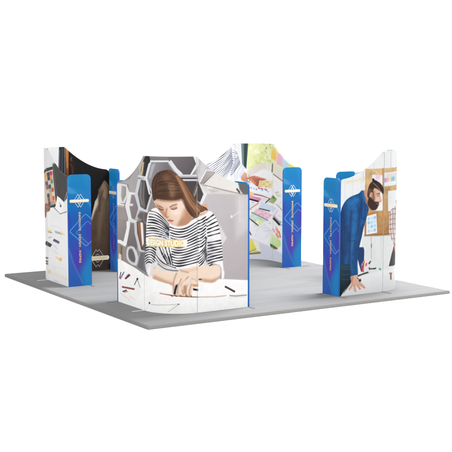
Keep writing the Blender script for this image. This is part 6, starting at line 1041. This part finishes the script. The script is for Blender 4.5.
def strokes_obj(lines, w, lay, mat, name, parent, lift):
    bm = bmesh.new()
    for ln in lines:
        pts = np.array(ln, float)
        closed = np.allclose(pts[0], pts[-1])
        n = len(pts)
        offs = []
        for i in range(n):
            if closed:
                p0 = pts[i - 1] if i > 0 else pts[-2]; p1 = pts[i + 1] if i < n - 1 else pts[1]
            else:
                p0 = pts[max(i - 1, 0)]; p1 = pts[min(i + 1, n - 1)]
            ta = pts[i] - p0; tb = p1 - pts[i]
            if np.hypot(*ta) < 1e-9: ta = tb
            if np.hypot(*tb) < 1e-9: tb = ta
            ta /= np.hypot(*ta); tb /= np.hypot(*tb)
            na = np.array([-ta[1], ta[0]]); nb = np.array([-tb[1], tb[0]])
            m = na + nb; m /= max(m @ m, .4); offs.append(m * w)     # mitre: 2*m/(m.m)*w/2
        offs = np.array(offs)
        for i in range(n - 1):
            k = 6
            for j in range(k):
                t0, t1 = j / k, (j + 1) / k
                q = [pts[i] * (1 - t) + pts[i + 1] * t + sg * (offs[i] * (1 - t) + offs[i + 1] * t) for t, sg in ((t0, -1), (t1, -1), (t1, 1), (t0, 1))]
                q = np.array(q); P = lay(q[:, 0], q[:, 1], lift)
                bm.faces.new([bm.verts.new(tuple(p)) for p in P])
    bmesh.ops.remove_doubles(bm, verts=bm.verts, dist=1e-5)
    me = bpy.data.meshes.new(name); bm.to_mesh(me); bm.free(); me.materials.append(mat)
    return link(name, me, parent)

def diamond(cx, cz, hw, hh): return [(cx - hw, cz), (cx, cz + hh), (cx + hw, cz), (cx, cz - hh), (cx - hw, cz)]

def emblem(lay, cu, cz, k, kx, parent, w=.011, lifts=(.003,)):
    ls = [diamond(cu - .026 * kx, cz, .088 * kx, .122 * k), diamond(cu + .026 * kx, cz, .088 * kx, .122 * k),
          diamond(cu, cz, .064 * kx, .086 * k),
          [(cu - .03 * kx, cz + .036 * k), (cu, cz + .062 * k), (cu + .03 * kx, cz + .036 * k)], [(cu - .03 * kx, cz - .036 * k), (cu, cz - .062 * k), (cu + .03 * kx, cz - .036 * k)]]
    return strokes_obj(ls, w * (k + kx) / 4, lay, M_WHITE, 'logo', parent, .003)

def banner(lay, cu, cz, w, h, parent, c0, c1, r=.4, rim_fade=False):
    n = 40; us = np.linspace(-w / 2, w / 2, n); rr = h * r
    P, C = [], []
    for u in us:
        d = w / 2 - abs(u); hh = h / 2
        if d < rr: hh -= rr - math.sqrt(max(rr * rr - (rr - d) ** 2, 0))
        P += [(cu + u, cz - hh), (cu + u, cz + hh)]
        t = min(max((abs(u) / (w / 2) - .78) / .12, 0), 1) if rim_fade else min(1, abs(u) / (w / 2)) ** 5
        C += [np.array(c0) * (1 - t) + np.array(c1) * t] * 2
    P = np.array(P); V = lay(P[:, 0], P[:, 1], .006)
    i = np.arange(n - 1) * 2
    q = np.stack([i, i + 2, i + 3, i + 1], 1)
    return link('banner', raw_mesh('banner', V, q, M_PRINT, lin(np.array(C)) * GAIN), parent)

def box(name, x0, x1, y0, y1, z0, z1, mat, parent, bev=0.0):
    bm = bmesh.new(); bmesh.ops.create_cube(bm, size=1)
    for v in bm.verts:
        v.co = ((x0 + x1) / 2 + v.co.x * (x1 - x0), (y0 + y1) / 2 + v.co.y * (y1 - y0), (z0 + z1) / 2 + v.co.z * (z1 - z0))
    if bev: bmesh.ops.bevel(bm, geom=bm.edges[:], offset=bev, segments=2, affect='EDGES')
    me = bpy.data.meshes.new(name); bm.to_mesh(me); bm.free(); me.materials.append(mat)
    return link(name, me, parent)

# ------------------------------------------------------------------ the setting
def ground():
    me = raw_mesh('ground', [(-400, -400, 0), (400, -400, 0), (400, 400, 0), (-400, 400, 0)], [(0, 1, 2, 3)], M_GROUND)
    o = link('ground', me); o['kind'] = 'structure'
ground()

pf = bpy.data.objects.new('display_platform', None); col.objects.link(pf)
pf['label'] = 'low square grey wood-look platform carrying the four printed walls'; pf['category'] = 'platform'; pf['kind'] = 'thing'
TW = .018
box('deck', -PLAT + TW, PLAT - TW, -PLAT + TW, PLAT - TW, .004, TH, M_DECK, pf)
def edge_ring():
    bm = bmesh.new()
    a, b, zt, zb = PLAT, PLAT - TW, TH - .001, .002
    ring = []
    for (r, z) in ((a, zb), (a, zt - .004), (a - .004, zt), (b, zt), (b, zb)):
        ring.append([bm.verts.new((sx * r, sy * r, z)) for sx, sy in ((-1, -1), (1, -1), (1, 1), (-1, 1))])
    for k in range(len(ring)):
        n = ring[(k + 1) % len(ring)]
        for i in range(4):
            j = (i + 1) % 4
            bm.faces.new((ring[k][i], ring[k][j], n[j], n[i]))
    me = bpy.data.meshes.new('edge_trim'); bm.to_mesh(me); bm.free(); me.materials.append(M_TRIM)
    return link('edge_trim', me, pf)
edge_ring()

# ------------------------------------------------------------------ the end panels (one mesh, used eight times)
fin_cv = canvas('fin', .003, (-.02, FW + .02, -.02, 2.1), k=.86)
FT = .029
def fin_frame(second):
    """lay functions for a fin: face 0 looks away from its wing, face 1 looks back along it"""
    def pos(inw, z, t):
        a = -D - .002 + np.asarray(inw, float); b = -E + np.asarray(t, float) + 0 * a
        z = np.asarray(z, float) + 0 * a
        return np.stack([a, b, z] if not second else [b, a, z], -1)
    def away(u, z, lift): return pos(u if second else FW - np.asarray(u), z, FT + lift)
    def back(u, z, lift): return pos(FW - np.asarray(u) if second else u, z, -lift)
    return pos, away, back

def make_fin(second, parent):
    pos, away, back = fin_frame(second)
    e = .085 * (1 - np.cos(np.linspace(0, math.pi / 2, 14)))
    us = np.unique(np.concatenate([np.linspace(0, FW, 64), e, FW - e]).round(6))
    parts = []
    for lay in (away, back):
        parts.append(grid(us, 270, fin_top, lambda u, z, L=lay: L(u, z, 0), fin_cv.sample, False))
    tz = np.array([fin_top(u) for u in us])
    S = np.concatenate([us, us[::-1]]); Zz = np.concatenate([0 * tz, tz[::-1]])
    rm = rim(pos(S, Zz, FT), pos(S, Zz, 0 * S), (34, 104, 190)); rm = (rm[0], rm[1] if second else rm[1][:, ::-1], rm[2])
    parts.append(rm)
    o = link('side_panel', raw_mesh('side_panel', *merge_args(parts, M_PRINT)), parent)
    for lay in (away, back):
        emblem(lay, .219, 1.55, .95, .95, o, .013)
        banner(lay, .219, 1.548, .38, .056, o, (236, 218, 182), (240, 226, 198))
        text_obj('DESIGN STUDIO', lay, .219, 1.548, .32, .03, M_LETTER, 'lettering', o, .009)
        text_obj('INNOVATE . DESIGN . INSPIRE', lay, .222, .885, .92, .042, M_GOLD, 'lettering', o, .003, True)
    return o

# ------------------------------------------------------------------ the corner walls
COPY = {}
def copy_tree(o, parent):
    c = o.copy(); col.objects.link(c); c.parent = parent
    for ch in o.children: copy_tree(ch, c)
    return c

def foot(parent, x, y, dx, dy, length, mat):
    w = .04
    if dx: x0, x1 = sorted((x, x + dx * length)); y0, y1 = y - w / 2, y + w / 2
    else: y0, y1 = sorted((y, y + dy * length)); x0, x1 = x - w / 2, x + w / 2
    return box('foot_plate', x0, x1, y0, y1, .0, .005, mat, parent, .0015)

def corner_wall(turn, loc, label, cv_out, cv_in, so, si, feet=(), rim_cv=None):
    root = bpy.data.objects.new('corner_display', None); col.objects.link(root)
    root.location = (loc[0], loc[1], TH + .001); root.rotation_euler = (0, 0, -turn * math.pi / 2)
    root['label'] = label; root['category'] = 'display wall'; root['kind'] = 'thing'; root['group'] = 'printed corner walls of the booth'
    g = .004
    cp = wall_panel('curved_panel', -ARC / 2 + g, ARC / 2 - g, arc_top, cv_out, cv_in, so, si, root, rim_cv)
    w1 = wall_panel('wing_panel', -SMAX, -ARC / 2 - g, wing_top, cv_out, cv_in, so, si, root, rim_cv)
    w2 = wall_panel('wing_panel', ARC / 2 + g, SMAX, wing_top, cv_out, cv_in, so, si, root, rim_cv)
    for sgn in (-1, 1):
        if sgn < 0: box('connector_post', -D + .012, -D + T - .012, -A - .02, -A + .02, .003, H - .012, M_DARK, root)
        else: box('connector_post', -A - .02, -A + .02, -D + .012, -D + T - .012, .003, H - .012, M_DARK, root)
    for sec in (False, True):
        if sec not in COPY: COPY[sec] = make_fin(sec, root)
        else: copy_tree(COPY[sec], root)
    # flat steel feet under the joints and the wing ends
    for kind, mat in feet:
        if kind == 'a': foot(root, -D - .002, -A, -1, 0, .22, mat)
        else: foot(root, -A, -D - .002, 0, -1, .22, mat)
    foot(root, -D - .004, -E + .02, -1, 0, .2, M_STEEL); foot(root, -E + .02, -D - .004, 0, -1, .16, M_STEEL)
    foot(root, -D + FW - .04, -E + FT, 0, 1, .16, M_STEEL); foot(root, -E + FT, -D + FW - .04, 1, 0, .16, M_STEEL)
    return root, cp, w1, w2

def lay_out(s, z, lift): return wall_place(-lift)(s, z)
def lay_in(u, z, lift): return wall_place(T + lift)(-np.asarray(u), z)

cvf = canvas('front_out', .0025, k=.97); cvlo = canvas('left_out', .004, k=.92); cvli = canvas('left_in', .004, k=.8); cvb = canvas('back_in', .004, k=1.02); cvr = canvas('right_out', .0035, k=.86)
class Mirror:
    def __init__(s, cv): s.cv = cv; s.k = cv.k
    def sample(s, u, z): return s.cv.sample(-u, z)

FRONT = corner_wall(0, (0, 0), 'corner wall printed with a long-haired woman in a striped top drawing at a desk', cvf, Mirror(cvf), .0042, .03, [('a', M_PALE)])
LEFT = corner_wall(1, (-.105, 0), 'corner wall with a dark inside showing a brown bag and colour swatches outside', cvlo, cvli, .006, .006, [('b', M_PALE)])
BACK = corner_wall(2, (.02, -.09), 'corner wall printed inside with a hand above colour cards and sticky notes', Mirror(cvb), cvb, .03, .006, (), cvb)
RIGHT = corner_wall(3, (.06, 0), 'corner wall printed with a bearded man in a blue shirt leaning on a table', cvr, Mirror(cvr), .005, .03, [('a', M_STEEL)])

# logo and name bar on the woman's wall and inside the brown bag's wall
emblem(lay_out, LOGO_F[0], LOGO_F[1], LOGO_F[3], LOGO_F[3] * .93, FRONT[1], .005)
banner(lay_out, LOGO_F[0], LOGO_F[1], LOGO_F[2], .125, FRONT[1], (222, 202, 150), (238, 236, 232), .2, True)
text_obj('DESIGN STUDIO', lay_out, LOGO_F[0], LOGO_F[1], LOGO_F[2] * .88, .088, M_LETTER, 'lettering', FRONT[1], .009)
emblem(lay_in, LOGO_L[0], LOGO_L[1], LOGO_L[3], LOGO_L[4], LEFT[2], .013)
banner(lay_in, LOGO_L[0], LOGO_L[1], LOGO_L[2], .085, LEFT[2], (232, 220, 180), (240, 232, 206))
text_obj('DESIGN STUDIO', lay_in, LOGO_L[0], LOGO_L[1], LOGO_L[2] * .84, .044, M_LETTER, 'lettering', LEFT[2], .009)

# ------------------------------------------------------------------ light
w = bpy.data.worlds.new('World'); scene.world = w; w.use_nodes = True
nt = w.node_tree; bg = nt.nodes['Background']
tc = nt.nodes.new('ShaderNodeTexCoord')
def lobe(az, el, lo, amt):
    d = (math.cos(math.radians(az)) * math.cos(math.radians(el)), math.sin(math.radians(az)) * math.cos(math.radians(el)), math.sin(math.radians(el)))
    dp = nt.nodes.new('ShaderNodeVectorMath'); dp.operation = 'DOT_PRODUCT'; dp.inputs[1].default_value = d
    nt.links.new(tc.outputs['Generated'], dp.inputs[0])
    mr = nt.nodes.new('ShaderNodeMapRange'); mr.interpolation_type = 'SMOOTHSTEP'
    mr.inputs['From Min'].default_value = lo; mr.inputs['From Max'].default_value = 1; mr.inputs['To Min'].default_value = 0; mr.inputs['To Max'].default_value = amt
    nt.links.new(dp.outputs['Value'], mr.inputs['Value']); return mr.outputs[0]
acc = None
for q in LOBES:
    o_ = lobe(*q)
    if acc is None: acc = o_
    else:
        ad = nt.nodes.new('ShaderNodeMath'); nt.links.new(acc, ad.inputs[0]); nt.links.new(o_, ad.inputs[1]); acc = ad.outputs[0]
bg.inputs['Color'].default_value = (1, 1, 1, 1)
ad = nt.nodes.new('ShaderNodeMath'); ad.inputs[1].default_value = WBASE; nt.links.new(acc, ad.inputs[0])
nt.links.new(ad.outputs[0], bg.inputs['Strength'])

def area(name, loc, target, size, energy):
    l = bpy.data.lights.new(name, 'AREA'); l.energy = energy; l.size = size; l.shape = 'DISK'
    o = bpy.data.objects.new(name, l); col.objects.link(o); o.location = loc
    import mathutils
    o.rotation_euler = (mathutils.Vector(target) - mathutils.Vector(loc)).to_track_quat('-Z', 'Y').to_euler()
    return o
for q in LAMPS: area(*q)

# ------------------------------------------------------------------ camera
cam = bpy.data.cameras.new('camera'); co = bpy.data.objects.new('camera', cam); col.objects.link(co)
co.location = (CAM[3], CAM[4], CAM[5] + TH)
co.rotation_euler = (math.pi / 2 - CAM[1], 0, CAM[2] - math.pi / 2)
cam.sensor_width = 36; cam.lens = CAM[0] / 452 * 36; cam.clip_end = 2000; cam.clip_start = .1
scene.camera = co
scene.view_settings.view_transform = 'Standard'; scene.view_settings.look = 'None'; scene.view_settings.exposure = 0
scene.render.engine = 'CYCLES'
scene.cycles.use_denoising = True
scene.cycles.max_bounces = 6
scene.render.filter_size = 1.5
